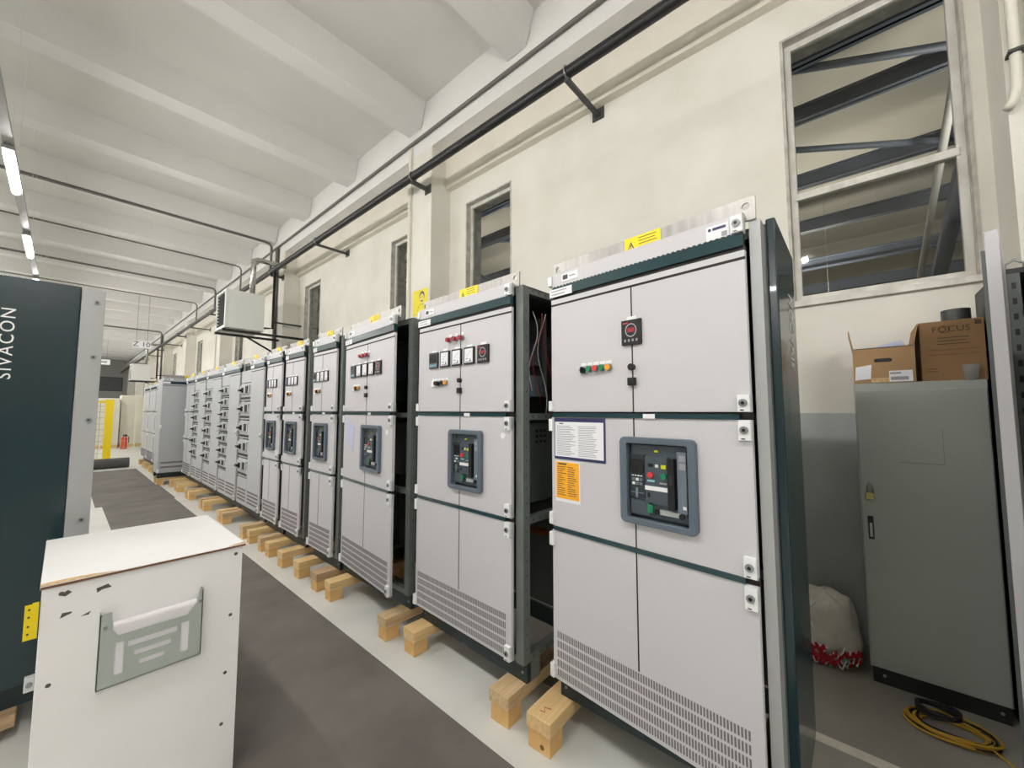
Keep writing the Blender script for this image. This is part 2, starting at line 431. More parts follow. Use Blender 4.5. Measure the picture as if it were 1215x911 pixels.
# blue-grey roof steel in the neighbouring hall, parallel to the wall
sb = [(6.6, 6.55, .30), (7.9, 6.55, .36), (10.3, 6.55, .42), (12.8, 6.5, .44), (15.8, 6.35, .46), (18.5, 6.2, .5)]
ordn = ['nearest the glass', 'second from the glass', 'third from the glass', 'fourth from the glass', 'fifth from the glass', 'farthest from the glass']
for (x, z, h), od in zip(sb, ordn):
    b = MB()
    h *= .72
    b.box(x - .08, x + .08, -15, 50, z - h / 2, z - h / 2 + .03, 'steel_blue').box(x - .02, x + .02, -15, 50, z - h / 2, z + h / 2, 'steel_blue').box(x - .08, x + .08, -15, 50, z + h / 2 - .03, z + h / 2, 'steel_blue')
    tag(b.build('roof_purlin'), 'blue-grey roof purlin behind the windows, ' + od, 'steel beam', 'roof steel behind the windows')
for j, yy in enumerate((-1.9, 3.9, 9.7)):
    t = thing('roof_rafter', 'slanting blue-grey rafter with perforated strip behind the %s window' % ('right-hand', 'middle', 'left-hand')[j], 'steel beam', (6.0, yy, 0), 0, 'rafters behind the windows')
    MB().tube([(0.3, .25, 7.3), (10.5, .25, 4.2)], .17, 'steel_blue', 4).build('beam', t)
    MB().tube([(0.2, .6, 7.2), (10.4, .6, 4.1)], .07, 'steel_light', 4).build('perforated_strip', t)
    MB().tube([(1.9, .2, 6.5), (0.6, 3.2, 6.75)], .06, 'steel_blue', 6).build('brace', t)
    MB().tube([(4.3, .2, 6.4), (1.9, 4.2, 6.6)], .06, 'steel_blue', 6).build('brace', t)

# ------------------------------------------------------------------ switchgear cabinets
KC = 1.063          # size of the cabinets against the drawing below
ZS = 0.155          # top of the wooden supports
CB = 1.6 * (1 - KC) # floor level of the drawing
Z0 = (ZS - CB) / KC # underside of the plinth in the drawing
ZB, ZL, ZM, ZG, ZT = 0.35, 1.045, 1.582, 2.125, 2.285

def lines(mb, x0, x1, z0, z1, n, y, m='ink_light', fill=(.5, .95), hh=.45, cols=1):
    p = (z1 - z0) / n
    cw = (x1 - x0) / cols
    for c in range(cols):
        for i in range(n):
            l = random.uniform(*fill) * cw
            zc = z1 - (i + .5) * p
            mb.box(x0 + c * cw, x0 + c * cw + l, y - .0004, y, zc - p * hh / 2, zc + p * hh / 2, m)

def lock_plate(parent, u, z, xf, h=.062, right=True):
    mb = MB()
    if right:
        mb.box(u, u + .037, -.016, .02, z, z + h, 'white_plastic')
        mb.cyl((u + .018, -.0155, z + h * .52), (u + .018, -.022, z + h * .52), .013, 'screw', 12)
        mb.cyl((u + .018, -.0215, z + h * .52), (u + .018, -.0235, z + h * .52), .006, 'black', 8)
        mb.box(u + .008, u + .02, -.017, -.0155, z + .003, z + .007, 'ink')
    else:
        mb.box(u, u + .024, -.012, .02, z, z + h, 'white_plastic')
    mb.build('lock_plate' if right else 'hinge_plate', parent, xf, .003)

def meter(parent, u, z, wd, h, kind, xf):
    mb = MB(); d = -.012
    if kind == 'analog':
        mb.box(u, u + wd, d, 0, z, z + h, 'black'); e = wd * .1
        mb.box(u + e, u + wd - e, d - .001, d, z + e, z + h - e, 'white_paper')
        mb.box(u + wd * .2, u + wd * .8, d - .002, d - .001, z + h * .12, z + h * .17, 'ink_light')
        mb.box(u + wd * .25, u + wd * .45, d - .002, d - .001, z + h * .30, z + h * .33, 'ink')
        mb.prism([(u + wd * .62, z + h * .18), (u + wd * .74, z + h * .18), (u + wd * .68, z + h * .34)], d - .002, d - .001, 'ink')
        for t_ in range(4):
            mb.box(u + wd * (.35 + .1 * t_), u + wd * (.38 + .1 * t_), d - .002, d - .001, z + h * (.48 + .08 * t_), z + h * (.52 + .08 * t_), 'ink')
    elif kind == 'display':
        mb.box(u, u + wd, d, 0, z, z + h, 'acb_dark')
        mb.box(u + wd * .1, u + wd * .9, d - .001, d, z + h * .38, z + h * .9, 'screen')
        mb.box(u + wd * .05, u + wd * .95, d - .001, d, z + h * .06, z + h * .3, 'acb_light')
        for t_ in range(4):
            mb.box(u + wd * (.13 + .2 * t_), u + wd * (.23 + .2 * t_), d - .003, d - .001, z + h * .13, z + h * .22, 'cyan')
    elif kind == 'blue':
        mb.box(u, u + wd, d, 0, z, z + h, 'blue_frame'); mb.box(u + wd * .1, u + wd * .9, d - .001, d, z + h * .3, z + h * .9, 'acb')
    else:
        mb.box(u, u + wd, d, 0, z, z + h, 'black')
        mb.ring([(u + wd * .5 + wd * .3 * math.cos(a), z + h * .58 + h * .28 * math.sin(a)) for a in [i * math.pi / 8 for i in range(16)]],
                [(u + wd * .5 + wd * .25 * math.cos(a), z + h * .58 + h * .23 * math.sin(a)) for a in [i * math.pi / 8 for i in range(16)]], d - .001, d, 'ink_light')
        mb.box(u + wd * .32, u + wd * .68, d - .001, d, z + h * .5, z + h * .68, 'red_dark')
        mb.box(u + wd * .08, u + wd * .35, d - .001, d, z + h * .86, z + h * .9, 'red_button')
        for t_ in range(4):
            mb.box(u + wd * (.15 + .2 * t_), u + wd * (.24 + .2 * t_), d - .002, d, z + h * .12, z + h * .22, 'ink_light')
    mb.box(u + wd * .25, u + wd * .75, -.004, 0, z + h + .002, z + h + .016, 'white_plastic')
    mb.build('panel_meter', parent, xf)

def buttons(parent, u, z, cols, xf, first='switch', p=.033):
    for i, c in enumerate(cols):
        mb = MB(); x = u + p * i
        mb.box(x - .014, x + .014, -.003, 0, z + .016, z + .03, 'white_plastic')
        if c == 'switch':
            mb.box(x - .018, x + .016, -.006, 0, z - .024, z + .016, 'edge_strip')
            mb.cyl((x, -.006, z - .004), (x, -.02, z - .004), .014, 'black', 12); mb.box(x - .004, x + .004, -.028, -.02, z - .018, z + .01, 'black')
        elif c == 'white':
            mb.box(x - .018, x + .018, -.008, 0, z - .022, z + .018, 'white_plastic')
        else:
            mb.cyl((x, 0, z), (x, -.01, z), .0155, 'screw', 14); mb.cyl((x, -.01, z), (x, -.02, z), .013, c, 14)
        mb.build('push_button', parent, xf)

def breaker(door, root, u0, z0, wd, h, xf, detail=True):
    """air circuit breaker front in its grey door bezel"""
    r = .022
    MB().ring(rrect(u0, u0 + wd, z0, z0 + h, r), rrect(u0 + .032, u0 + wd - .03, z0 + .024, z0 + h - .026, .008), -.022, .004, 'bezel').build('breaker_bezel', door, xf, .004)
    a, b, c, d = u0 + .032, u0 + wd - .03, z0 + .024, z0 + h - .026
    W, Hh = b - a, d - c
    def P(mb, x0, x1, v0, v1, y0, y1, m):   # fractions of the opening, v measured from the top
        mb.box(a + W * x0, a + W * x1, y0, y1, d - Hh * v1, d - Hh * v0, m)
    mb = MB()
    P(mb, -.06, 1.06, -.06, 1.06, .024, .034, 'acb_dark')
    P(mb, .03, .97, .02, .97, .006, .012, 'acb')
    P(mb, .03, .28, .15, .73, -.004, .006, 'acb_dark')
    P(mb, .30, .68, .16, .77, -.008, .006, 'acb')
    P(mb, .03, .36, .76, .95, -.002, .006, 'acb')
    P(mb, .82, .96, .08, .84, -.006, .006, 'acb_light')
    mb.build('breaker_front', root, xf)
    mb = MB(); P(mb, .69, .795, .17, .81, -.02, .006, 'black'); P(mb, .72, .76, .38, .5, -.022, -.02, 'acb_dark'); mb.build('charging_handle', root, xf)
    mb = MB(); P(mb, .05, .27, .21, .41, -.006, -.004, 'black'); P(mb, .08, .25, .235, .385, -.0065, -.006, 'screen')
    if detail:
        for rr in range(2):
            for cc in range(3):
                P(mb, .07 + .065 * cc, .115 + .065 * cc, .47 + .055 * rr, .505 + .055 * rr, -.008, -.004, ('acb_light', 'white_plastic', 'acb_light')[(rr + cc) % 3])
        for cc in range(4): P(mb, .06 + .05 * cc, .09 + .05 * cc, .43, .445, -.006, -.004, 'white_plastic')
        P(mb, .04, .27, .66, .67, -.007, -.004, 'acb_light'); P(mb, .13, .17, .60, .73, -.009, -.004, 'acb_light')
    mb.build('trip_unit', root, xf)
    for nm_, a_ in (('indicator', (.36, .44, .255, .30, -.01, -.008, 'black')), ('indicator', (.48, .53, .26, .30, -.012, -.008, 'white_plastic')), ('indicator', (.575, .66, .26, .31, -.012, -.008, 'yellow_green')),
                    ('maker_plate', (.34, .46, .47, .495, -.0095, -.008, 'cyan')), ('maker_plate', (.54, .66, .49, .51, -.0095, -.008, 'ink_light')), ('name_strip', (.30, .68, .55, .605, -.011, -.008, 'white_plastic')),
                    ('key_slot', (.34, .38, .64, .70, -.010, -.008, 'black')), ('indicator', (.45, .51, .08, .105, -.002, .006, 'yellow_green')), ('rating_plate', (.85, .95, .12, .2, -.007, -.006, 'ink_light')),
                    ('rating_plate', (.85, .95, .22, .3, -.007, -.006, 'ink_light')), ('rating_plate', (.9, .95, .75, .79, -.008, -.006, 'white_plastic'))):
        mb = MB(); P(mb, *a_); mb.build(nm_, root, xf)
    for fx, m in ((.40, 'red_button'), (.62, 'green_button')):
        cx, cz = a + W * fx, d - Hh * .405
        MB().cyl((cx, -.008, cz), (cx, -.018, cz), .0115, m, 14).build('push_button', root, xf)
    mb = MB(); P(mb, .53, .93, .845, .905, -.006, .006, 'edge_strip'); P(mb, .32, .41, .80, .91, -.004, .006, 'green_button')
    for fx in (.49, .89):
        cx, cz = a + W * fx, d - Hh * .875
        mb.cyl((cx, -.006, cz), (cx, -.016, cz), .011, 'black', 12)
    mb.build('racking_plate', root, xf)

_slots = {}
def louvre(door, u0, u1, z, xf):
    mb = MB()
    n = int((u1 - u0) / .0108)
    for i in range(n):
        x = u0 + (i + .25) * (u1 - u0) / n
        mb.box(x, x + .0062, -.0006, .001, z, z + .031, 'slot')
    o = mb.build('louvre_slots', door, xf); o['kind'] = 'stuff'

def frame_parts(t, w, D, side=None, doors_left=False, wires=True, rich=True):
    """open steel frame, plinth, roof, interior"""
    X1 = w + .052
    mb = MB()
    mb.box(.0, X1, .06, .09, Z0, ZB - .015, 'plinth').box(0, .03, .09, .16, Z0, ZB - .015, 'plinth').box(X1 - .03, X1, .09, .16, Z0, ZB - .015, 'frame')
    mb.cyl((.03, .061, Z0 + .045), (.03, .057, Z0 + .045), .007, 'screw', 8); mb.cyl((X1 - .03, .061, Z0 + .045), (X1 - .03, .057, Z0 + .045), .007, 'screw', 8)
    mb.build('plinth', t)
    MB().box(.0, X1, D - .03, D, Z0, ZB - .015, 'plinth').box(0, .03, D - .1, D - .03, Z0, ZB - .015, 'plinth').box(X1 - .03, X1, D - .1, D - .03, Z0, ZB - .015, 'frame').build('plinth', t)
    zt = 2.262
    for (x, yy) in ((0, .035), (X1 - .05, .035), (0, D - .05), (X1 - .05, D - .05)):
        p = MB(); p.box(x, x + .05, yy, yy + .05, ZB - .015, zt, 'frame')
        if x > 0 and rich:
            for q in range(26): p.box(x + .049, x + .0506, yy + .021, yy + .029, ZB + .05 + q * .072, ZB + .062 + q * .072, 'frame_dark')
        p.build('frame_post', t)
    for z in (ZB - .015, ZL - .03, ZM - .03, zt - .03):
        p = MB()
        p.box(.05, X1 - .05, .04, .075, z, z + .035, 'frame').box(0.004, .046, .085, D - .05, z, z + .035, 'frame').box(X1 - .046, X1 - .004, .085, D - .05, z, z + .035, 'frame')
        for q in range(8):
            p.box(X1 - .005, X1 - .003, .11 + q * .055, .125 + q * .055, z + .01, z + .025, 'inner')
        p.build('frame_rail', t)
    MB().box(0, X1, .035, D, zt, zt + .006, 'frame_dark').build('roof_sheet', t)
    MB().box(.004, X1 - .004, D - .008, D - .002, ZB, zt, 'inner').build('back_sheet', t)
    MB().box(0.004, .01, .085, D - .05, ZB, zt, 'inner').build('partition_sheet', t)
    if rich:
        m = MB(); m.box(.10, X1 - .06, .18, D - .12, ZL + .06, ZM - .08, 'inner').box(X1 - .065, X1 - .055, .14, D - .14, ZL + .06, ZM - .05, 'frame_dark')
        for q in range(3):
            for g in range(3): m.box(X1 - .056, X1 - .054, .2 + q * .035, .22 + q * .035, ZM - .10 - g * .03, ZM - .085 - g * .03, 'black')
        m.build('breaker_body', t)
        m = MB(); m.box(.08, X1 - .07, .3, .32, ZM + .1, 2.15, 'frame_dark').box(.12, X1 - .09, .22, .3, ZM + .28, ZM + .40, 'acb').box(X1 - .2, X1 - .09, .20, .30, ZM + .1, ZM + .22, 'acb_light')
        m.build('mounting_plate', t)
        for g in range(3):
            MB().box(X1 - .16, X1 - .03, .2 + g * .1, .26 + g * .1, .93 - g * .03, .945 - g * .03, 'copper').build('copper_busbar', t)
        for g in range(5):
            r0 = random.uniform(-.02, .02)
            pts = [(X1 - .03 + .012 * math.sin(i * .7 + g), .15 + .05 * g + r0 + .03 * math.sin(i * .5 + g * 1.3), 2.15 - i * (.04 + .006 * g)) for i in range(12)]
            MB().tube(pts, .0025, 'wire_red' if g % 2 else 'wire_white', 5).build('control_wire', t)
        MB().box(X1 - .03, X1 - .012, .35, .39, ZM + .08, 2.12, 'edge_strip').build('wiring_duct', t)

SIDE = []
def cabinet(L, Rr, label, kind, D=.6, door_turn=None, side_panel=False, rich=True, n_mod=6, panel='panel', opening=None, group='switchgear cabinets in the long row'):
    L = Vector((L[0], L[1], 0)); Rr = Vector((Rr[0], Rr[1], 0)); d = Rr - L; w = d.length
    ang = math.atan2(d.y, d.x)
    base = ang if door_turn is None else ang + R(door_turn)
    t = thing('switchgear_cabinet', label, 'cabinet', (L.x * KC, L.y * KC, CB), base, group)
    t.scale = (KC, KC, KC)
    xf = None if door_turn is None else Matrix.Rotation(-R(door_turn), 4, 'Z')
    frame_parts(t, w, D, rich=rich)
    if not rich:
        MB().box(-.003, .003, .035, D, ZB - .015, 2.262, panel).build('side_sheet', t); MB().box(w + .049, w + .055, .035, D, ZB - .015, 2.262, panel).build('side_sheet', t)
    # fascia, handle strip, lifting plate
    fx0 = 0 if kind != 'fuse_open' else w * .46
    f = MB().box(fx0, w, 0, .022, 2.213, ZT, panel).build('fascia', t, xf, .003)
    lock_plate(f, w - .037, 2.215, xf, .06); lock_plate(f, -.012 + fx0, 2.222, xf, .05, False)
    mb = MB(); mb.box(fx0 + .012, w - .004, -.004, .02, 2.168, 2.213, 'teal_bar').box(fx0 + .01, w, .004, .022, 2.155, 2.168, 'seam')
    if rich:
        for i in range(int(w / .02)): mb.box(.02 + i * .02, .03 + i * .02, -.003, .001, 2.212, 2.217, 'seam')
    mb.build('handle_strip', t, xf)
    mb = MB(); mb.box(0, w + .03, .03, .038, 2.262, 2.345, 'galv')
    hx = w + .03 - .045
    lp = MB(); pl = [(0, 2.262), (w + .03, 2.262), (w + .03, 2.345), (0, 2.345)]
    # plate with two lifting holes: left, middle and right strips around them
    lp.box(.042, w - .03, .03, .038, 2.262, 2.345, 'galv')
    for cx in (.021, w):
        ho = [(cx + .013 * math.cos(a), 2.315 + .013 * math.sin(a)) for a in [R(45 + 90 * i / 4) for i in range(16)]]
        x0, x1 = (0, .042) if cx < .1 else (w - .03, w + .03)
        ou = []
        for i in range(16):
            a = R(45 + 90 * i / 4); c, s_ = math.cos(a), math.sin(a); m_ = max(abs(c), abs(s_)); c /= m_; s_ /= m_
            ou.append((cx + c * ((x1 - cx) if c > 0 else (cx - x0)), 2.315 + s_ * (.03 if s_ > 0 else .053)))
        lp.ring(ou, ho, .03, .038, 'galv')
    lp.build('lifting_plate', t, xf)
    st = MB(); sx = w * .46; sw_ = min(.163, w * .24)
    st.box(sx, sx + sw_, .026, .03, 2.27, 2.345, 'yellow_sticker')
    zc = 2.286
    st.prism([(sx + .012, zc), (sx + .05, zc), (sx + .031, zc + .042)], .0255, .026, 'ink'); st.prism([(sx + .02, zc + .006), (sx + .042, zc + .006), (sx + .031, zc + .03)], .025, .0255, 'yellow_sticker')
    st.box(sx + .029, sx + .033, .0245, .025, zc + .01, zc + .026, 'ink')
    lines(st, sx + .066, sx + sw_ - .006, 2.288, 2.34, 4, .026, 'ink', (.8, .98), .25)
    st.build('warning_sticker', t, xf)
    s1 = MB(); q = min(1, w / .87)
    s1.box(.07 + fx0, .07 + fx0 + .1 * q, -.003, 0, 2.232, 2.27, 'white_paper').box(.078 + fx0, .078 + fx0 + .03 * q, -.0036, -.003, 2.24, 2.262, 'ink').box(.118 + fx0, .118 + fx0 + .035 * q, -.0036, -.003, 2.248, 2.254, 'ink_light')
    s1.build('name_label', t, xf)
    s2 = MB(); s2.box(-.004 + fx0, .135 * q + fx0, -.007, -.004, 2.164, 2.203, 'white_paper')
    if rich: lines(s2, .01, .125 * q, 2.168, 2.2, 2, -.007, 'ink_light', (.7, .95), .3)
    s2.build('field_label', t, xf)
    def door(z0, z1, x0=0, x1=None, hole=None):
        x1 = w if x1 is None else x1
        if hole:
            u0, v0, wd, h = hole; a, b, c, e = u0 + .025, u0 + wd - .023, v0 + .018, v0 + h - .02
            return MB().ring([(x0, z0), (x1, z0), (x1, z1), (x0, z1)], [(a, c), (b, c), (b, e), (a, e)], 0, .02, panel).build('door', t, xf)
        o = MB().box(x0, x1, 0, .02, z0, z1, panel).build('door', t, xf, .0025)
        return o
    if kind == 'single':
        d1 = door(ZB, 2.153)
        MB().box(0, w, -.0008, .006, 2.119, 2.129, 'seam').build('door_seam', d1, xf)
        for zz in (ZB + .01, 1.25): lock_plate(d1, w - .037, zz, xf, .07); lock_plate(d1, -.012, zz, xf, .07, False)
        for i in range(2): MB().box(.03, w - .05, -.0008, .002, .44 + .09 * i, .475 + .09 * i, 'slot').build('louvre_slots', d1, xf)
        return t, xf, w, (d1,)
    if kind in ('wide', 'slim', 'plain'):
        wide = kind == 'wide'
        su = .442 if wide else w * .42
        d1 = door(ZM + .014, 2.153); d2 = door(ZL + .006, ZM - .012, hole=opening); d3 = door(ZB, ZL - .014)
        mb = MB().box(0, w, -.0008, .006, 2.119, 2.129, 'seam'); mb.build('door_seam', d1, xf)
        for dd, a, b in ((d1, ZM + .014, 2.119), (d2, ZL + .006, ZM - .012), (d3, .575, ZL - .014)):
            if wide and dd is d2:
                MB().box(su - .003, su + .003, -.0008, .006, 1.49, b, 'seam').box(su - .003, su + .003, -.0008, .006, a, 1.15, 'seam').build('door_seam', dd, xf)
            elif not (kind == 'slim' and dd is d2):
                MB().box(su - .003, su + .003, -.0008, .006, a, b, 'seam').build('door_seam', dd, xf)
        for z in (ZM - .012, ZL - .014):
            MB().box(.012, w - .035, -.006, .018, z + .001, z + .019, 'teal_bar').box(0, w, .01, .03, z - .002, z + .026, 'seam').build('handle_strip', t, xf)
        for dd, zz, h in ((d1, ZM + .016, .056), (d2, ZM - .08, .066), (d2, ZL + .012, .066), (d3, ZL - .088, .072), (d3, ZB + .004, .07)):
            lock_plate(dd, w - .037, zz, xf, h); lock_plate(dd, -.012, zz, xf, h * .9, False)
        for i in range(5):
            louvre(d3, .023, w - .038, .368 + .0425 * i, xf)
        MB().box(su + .045, su + .095, -.008, -.0055, ZM - .012, ZM + .006, 'white_paper').build('strip_label', t, xf)
        if kind == 'wide':
            MB().cyl((su, 0, 1.782), (su, -.018, 1.782), .014, 'black', 14).build('door_lock', d1, xf)
            MB().box(su - .017, su + .017, -.018, 0, 1.705, 1.738, 'black').build('door_latch', d1, xf, .003)
        return t, xf, w, (d1, d2, d3)
    if kind in ('fuse', 'fuse_open'):
        top = 2.119
        dr = door(ZB, 2.153, w * .47, w)
        for zz in (ZB + .004, 1.25): lock_plate(dr, w - .037, zz, xf, .07)
        MB().box(w * .47, w, -.0008, .006, 2.119, 2.129, 'seam').build('door_seam', dr, xf)
        for i in range(4): MB().box(w * .5, w - .05, -.0008, .002, .40 + .045 * i, .425 + .045 * i, 'slot').build('louvre_slots', dr, xf)
        c0, c1 = .02, w * .465
        bl = MB().box(c0, c1, 0, .02, ZB, .70, panel).build('lower_cover', t, xf, .0025)
        for i in range(4): MB().box(c0 + .04, c1 - .03, -.0008, .002, .40 + .045 * i, .425 + .045 * i, 'slot').build('louvre_slots', bl, xf)
        MB().box(c0, c1, 0, .02, 1.99, 2.153, panel).build('upper_cover', t, xf, .0025)
        p = (1.985 - .705) / n_mod
        for i in range(n_mod):
            z = .705 + p * i
            m = MB(); m.box(c0, c1, .0, .02, z + .012, z + p - .004, panel).box(c0 + .02, c1 - .02, -.02, 0, z + p * .42, z + p * .86, panel)
            m.box(c0 + .01, c1 - .01, -.004, 0, z + p * .12, z + p * .24, 'black')
            mo = m.build('switch_module', t, xf)
            h = MB(); cx = c0 + (c1 - c0) * .35
            h.box(cx - .03, cx + .03, -.035, -.02, z + p * .48, z + p * .74, 'black').box(cx - .085, cx + .012, -.06, -.035, z + p * .55, z + p * .66, 'black')
            h.build('rotary_handle', mo, xf)
            MB().box(c0 + (c1 - c0) * .68, c0 + (c1 - c0) * .86, -.028, -.02, z + p * .45, z + p * .82, 'black').build('fuse_cover', mo, xf)
            m = MB().box(c1 - .012, c1 - .002, -.006, 0, z + p * .3, z + p * .8, 'white_plastic').build('terminal_cover', mo, xf)
        if kind == 'fuse_open':
            MB().prism([(.03, 2.26), (.40, 2.26), (.30, 2.0), (.16, 2.0)], .05, .2, 'black').build('cable_funnel', t, xf)
        return t, xf, w, (dr,)

cabs = {}
# nearest: rotated a little, closed right side with a glossy dark green cover
t, xf, w, (d1, d2, d3) = cabinet((1.59, 1.135), (1.51, .267), 'nearest grey switchgear cabinet with dark green side cover and white notice', 'wide', door_turn=5.27, opening=(.385, 1.15, .308, .345))
X1 = w + .052
sp = MB().box(X1 - .008, X1 + .022, .030, .53, Z0 + .03, 2.285, 'teal').build('side_cover', t, None, .006)
sp['label'] = 'dark green glossy side cover with white lettering'
text('lettering', 'SIVACON', .15, 'lettering', sp, Matrix.Translation((X1 + .0235, .36, 1.92)) @ Matrix(((0, 0, 1, 0), (0, -1, 0, 0), (1, 0, 0, 0), (0, 0, 0, 1))) , .0006, 1.12, .44)
MB().box(w + .006, X1 - .012, -.045, .034, ZB - .01, 2.262, 'edge_strip').build('edge_strip', t)
meter(d1, .40, 1.875, .088, .104, 'relay', xf)
buttons(d1, .198, 1.79, ['switch', 'green_button', 'red_button', 'green_button', 'orange'], xf)
breaker(d2, t, .385, 1.15, .308, .345, xf)
mb = MB(); mb.box(.019, .306, -.004, 0, 1.372, 1.567, 'blue_frame').box(.024, .298, -.0045, -.004, 1.384, 1.548, 'white_paper')
lines(mb, .034, .29, 1.39, 1.532, 18, -.0045, 'ink_light', (.6, .9), .35, 2); mb.box(.05, .075, -.005, -.0045, 1.538, 1.543, 'ink')
mb.build('notice_sheet', d2, xf)
mb = MB(); mb.box(.024, .166, -.002, 0, 1.172, 1.361, 'white_paper').box(.028, .162, -.0025, -.002, 1.187, 1.358, 'amber_paper')
lines(mb, .036, .156, 1.20, 1.34, 14, -.0025, 'ink', (.4, .9), .3, 2); mb.box(.04, .09, -.003, -.0025, 1.345, 1.352, 'ink')
mb.build('orange_notice', d2, xf)
mb = MB(); mb.box(w - .122, w - .046, -.002, 0, 2.216, 2.268, 'white_paper').cyl((w - .11, -.002, 2.255), (w - .11, -.0026, 2.255), .006, 'blue_frame', 10).box(w - .1, w - .055, -.0026, -.002, 2.25, 2.26, 'blue_frame').box(w - .07, w - .052, -.0026, -.002, 2.22, 2.238, 'ink_light')
mb.build('maker_label', t, xf)

cabinet((1.57, -.50), (1.57, -1.37), 'next grey switchgear cabinet of the row, right of the nearest one', 'plain', rich=False)

def metering(d1, xf, us, wd, h, kinds):
    for u, k_ in zip(us, kinds): meter(d1, u, 1.872, wd, h, k_, xf)

t, xf, w, (d1, d2, d3) = cabinet((1.568, 2.215), (1.536, 1.355), 'second grey switchgear cabinet with three red lamps and five panel meters', 'wide', opening=(.352, 1.145, .295, .345))
metering(d1, xf, (.134, .252, .368, .484, .604), .09, .1, ('display', 'analog', 'analog', 'analog', 'relay'))
for u in (.345, .404, .462):
    mb = MB(); mb.cyl((u, 0, 2.035), (u, -.014, 2.035), .016, 'screw', 14); mb.cyl((u, -.014, 2.035), (u, -.034, 2.035), .014, 'red_dark', 14); mb.box(u - .012, u + .014, -.003, 0, 2.055, 2.07, 'white_plastic'); mb.build('red_lamp', d1, xf)
buttons(d1, .174, 1.775, ['white', 'black', 'switch', 'black', 'orange'], xf)
breaker(d2, t, .352, 1.145, .295, .345, xf)
MB().cyl((.80, 0, 1.47), (.80, -.002, 1.47), .017, 'white_paper', 14).build('round_sticker', d2, xf)

t, xf, w, (d1, d2, d3) = cabinet((1.584, 3.298), (1.505, 2.42), 'third grey switchgear cabinet with doors ajar and lavender sheet', 'wide', door_turn=5.0, opening=(.385, 1.15, .33, .345))
metering(d1, xf, (.134, .252, .368, .484, .604), .09, .1, ('display', 'analog', 'analog', 'analog', 'relay'))
for u in (.345, .404, .462):
    mb = MB(); mb.cyl((u, 0, 2.035), (u, -.014, 2.035), .016, 'screw', 14); mb.cyl((u, -.014, 2.035), (u, -.034, 2.035), .014, 'red_dark', 14); mb.box(u - .012, u + .014, -.003, 0, 2.055, 2.07, 'white_plastic'); mb.build('red_lamp', d1, xf)
buttons(d1, .2, 1.785, ['white', 'orange', 'switch', 'orange'], xf)
breaker(d2, t, .385, 1.15, .33, .345, xf)
mb = MB(); mb.prism([(.06, 1.35), (.205, 1.27), (.225, 1.47), (.07, 1.54)], -.003, 0, 'lavender_paper'); mb.build('lavender_sheet', d2, xf)
MB().cyl((.80, 0, 1.45), (.80, -.002, 1.45), .017, 'white_paper', 14).build('round_sticker', d2, xf)

slim = [((1.572, 3.934), (1.566, 3.44), 'slim grey switchgear cabinet left of the third wide one, four meters', 'display'),
        ((1.60, 4.735), (1.60, 4.24), 'middle one of the three slim grey switchgear cabinets, blue meter', 'blue'),
        ((1.605, 5.36), (1.605, 4.875), 'slim grey switchgear cabinet next to the fuse switch cabinets', 'blue')]
for Lp, Rp, lab, k0 in slim:
    t, xf, w, (d1, d2, d3) = cabinet(Lp, Rp, lab, 'slim', opening=(.083, 1.152, .28, .338))
    metering(d1, xf, (.018, .104, .19, .276), .072, .095, (k0, 'analog', 'analog', 'analog'))
    buttons(d1, .06, 1.785, ['white', 'orange', 'switch', 'orange'], xf, p=.035)
    breaker(d2, t, .083, 1.152, .28, .338, xf, detail=False)

fz = [((1.64, 6.56), (1.63, 5.56), 'fuse switch cabinet with five black handles, its top left cover missing', 'fuse_open', 5),
      ((1.645, 7.61), (1.637, 6.62), 'fuse switch cabinet with seven stacked black handles', 'fuse', 7),
      ((1.655, 8.70), (1.648, 7.69), 'third fuse switch cabinet from the slim cabinets, six black handles', 'fuse', 6),
      ((1.66, 9.66), (1.655, 8.78), 'farthest fuse switch cabinet, beside the plain grey one', 'fuse', 6)]
for Lp, Rp, lab, kd, n in fz:
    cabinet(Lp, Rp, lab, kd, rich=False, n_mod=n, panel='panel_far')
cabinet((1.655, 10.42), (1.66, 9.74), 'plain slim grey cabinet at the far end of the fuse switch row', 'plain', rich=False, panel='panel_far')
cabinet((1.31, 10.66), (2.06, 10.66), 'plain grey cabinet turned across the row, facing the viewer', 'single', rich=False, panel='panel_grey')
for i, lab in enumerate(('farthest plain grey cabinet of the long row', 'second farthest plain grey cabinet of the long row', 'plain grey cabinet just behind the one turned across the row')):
    cabinet((1.50, 15.38 - 1.15 * i), (1.50, 14.33 - 1.15 * i), lab, 'plain', rich=False, panel='panel_far')

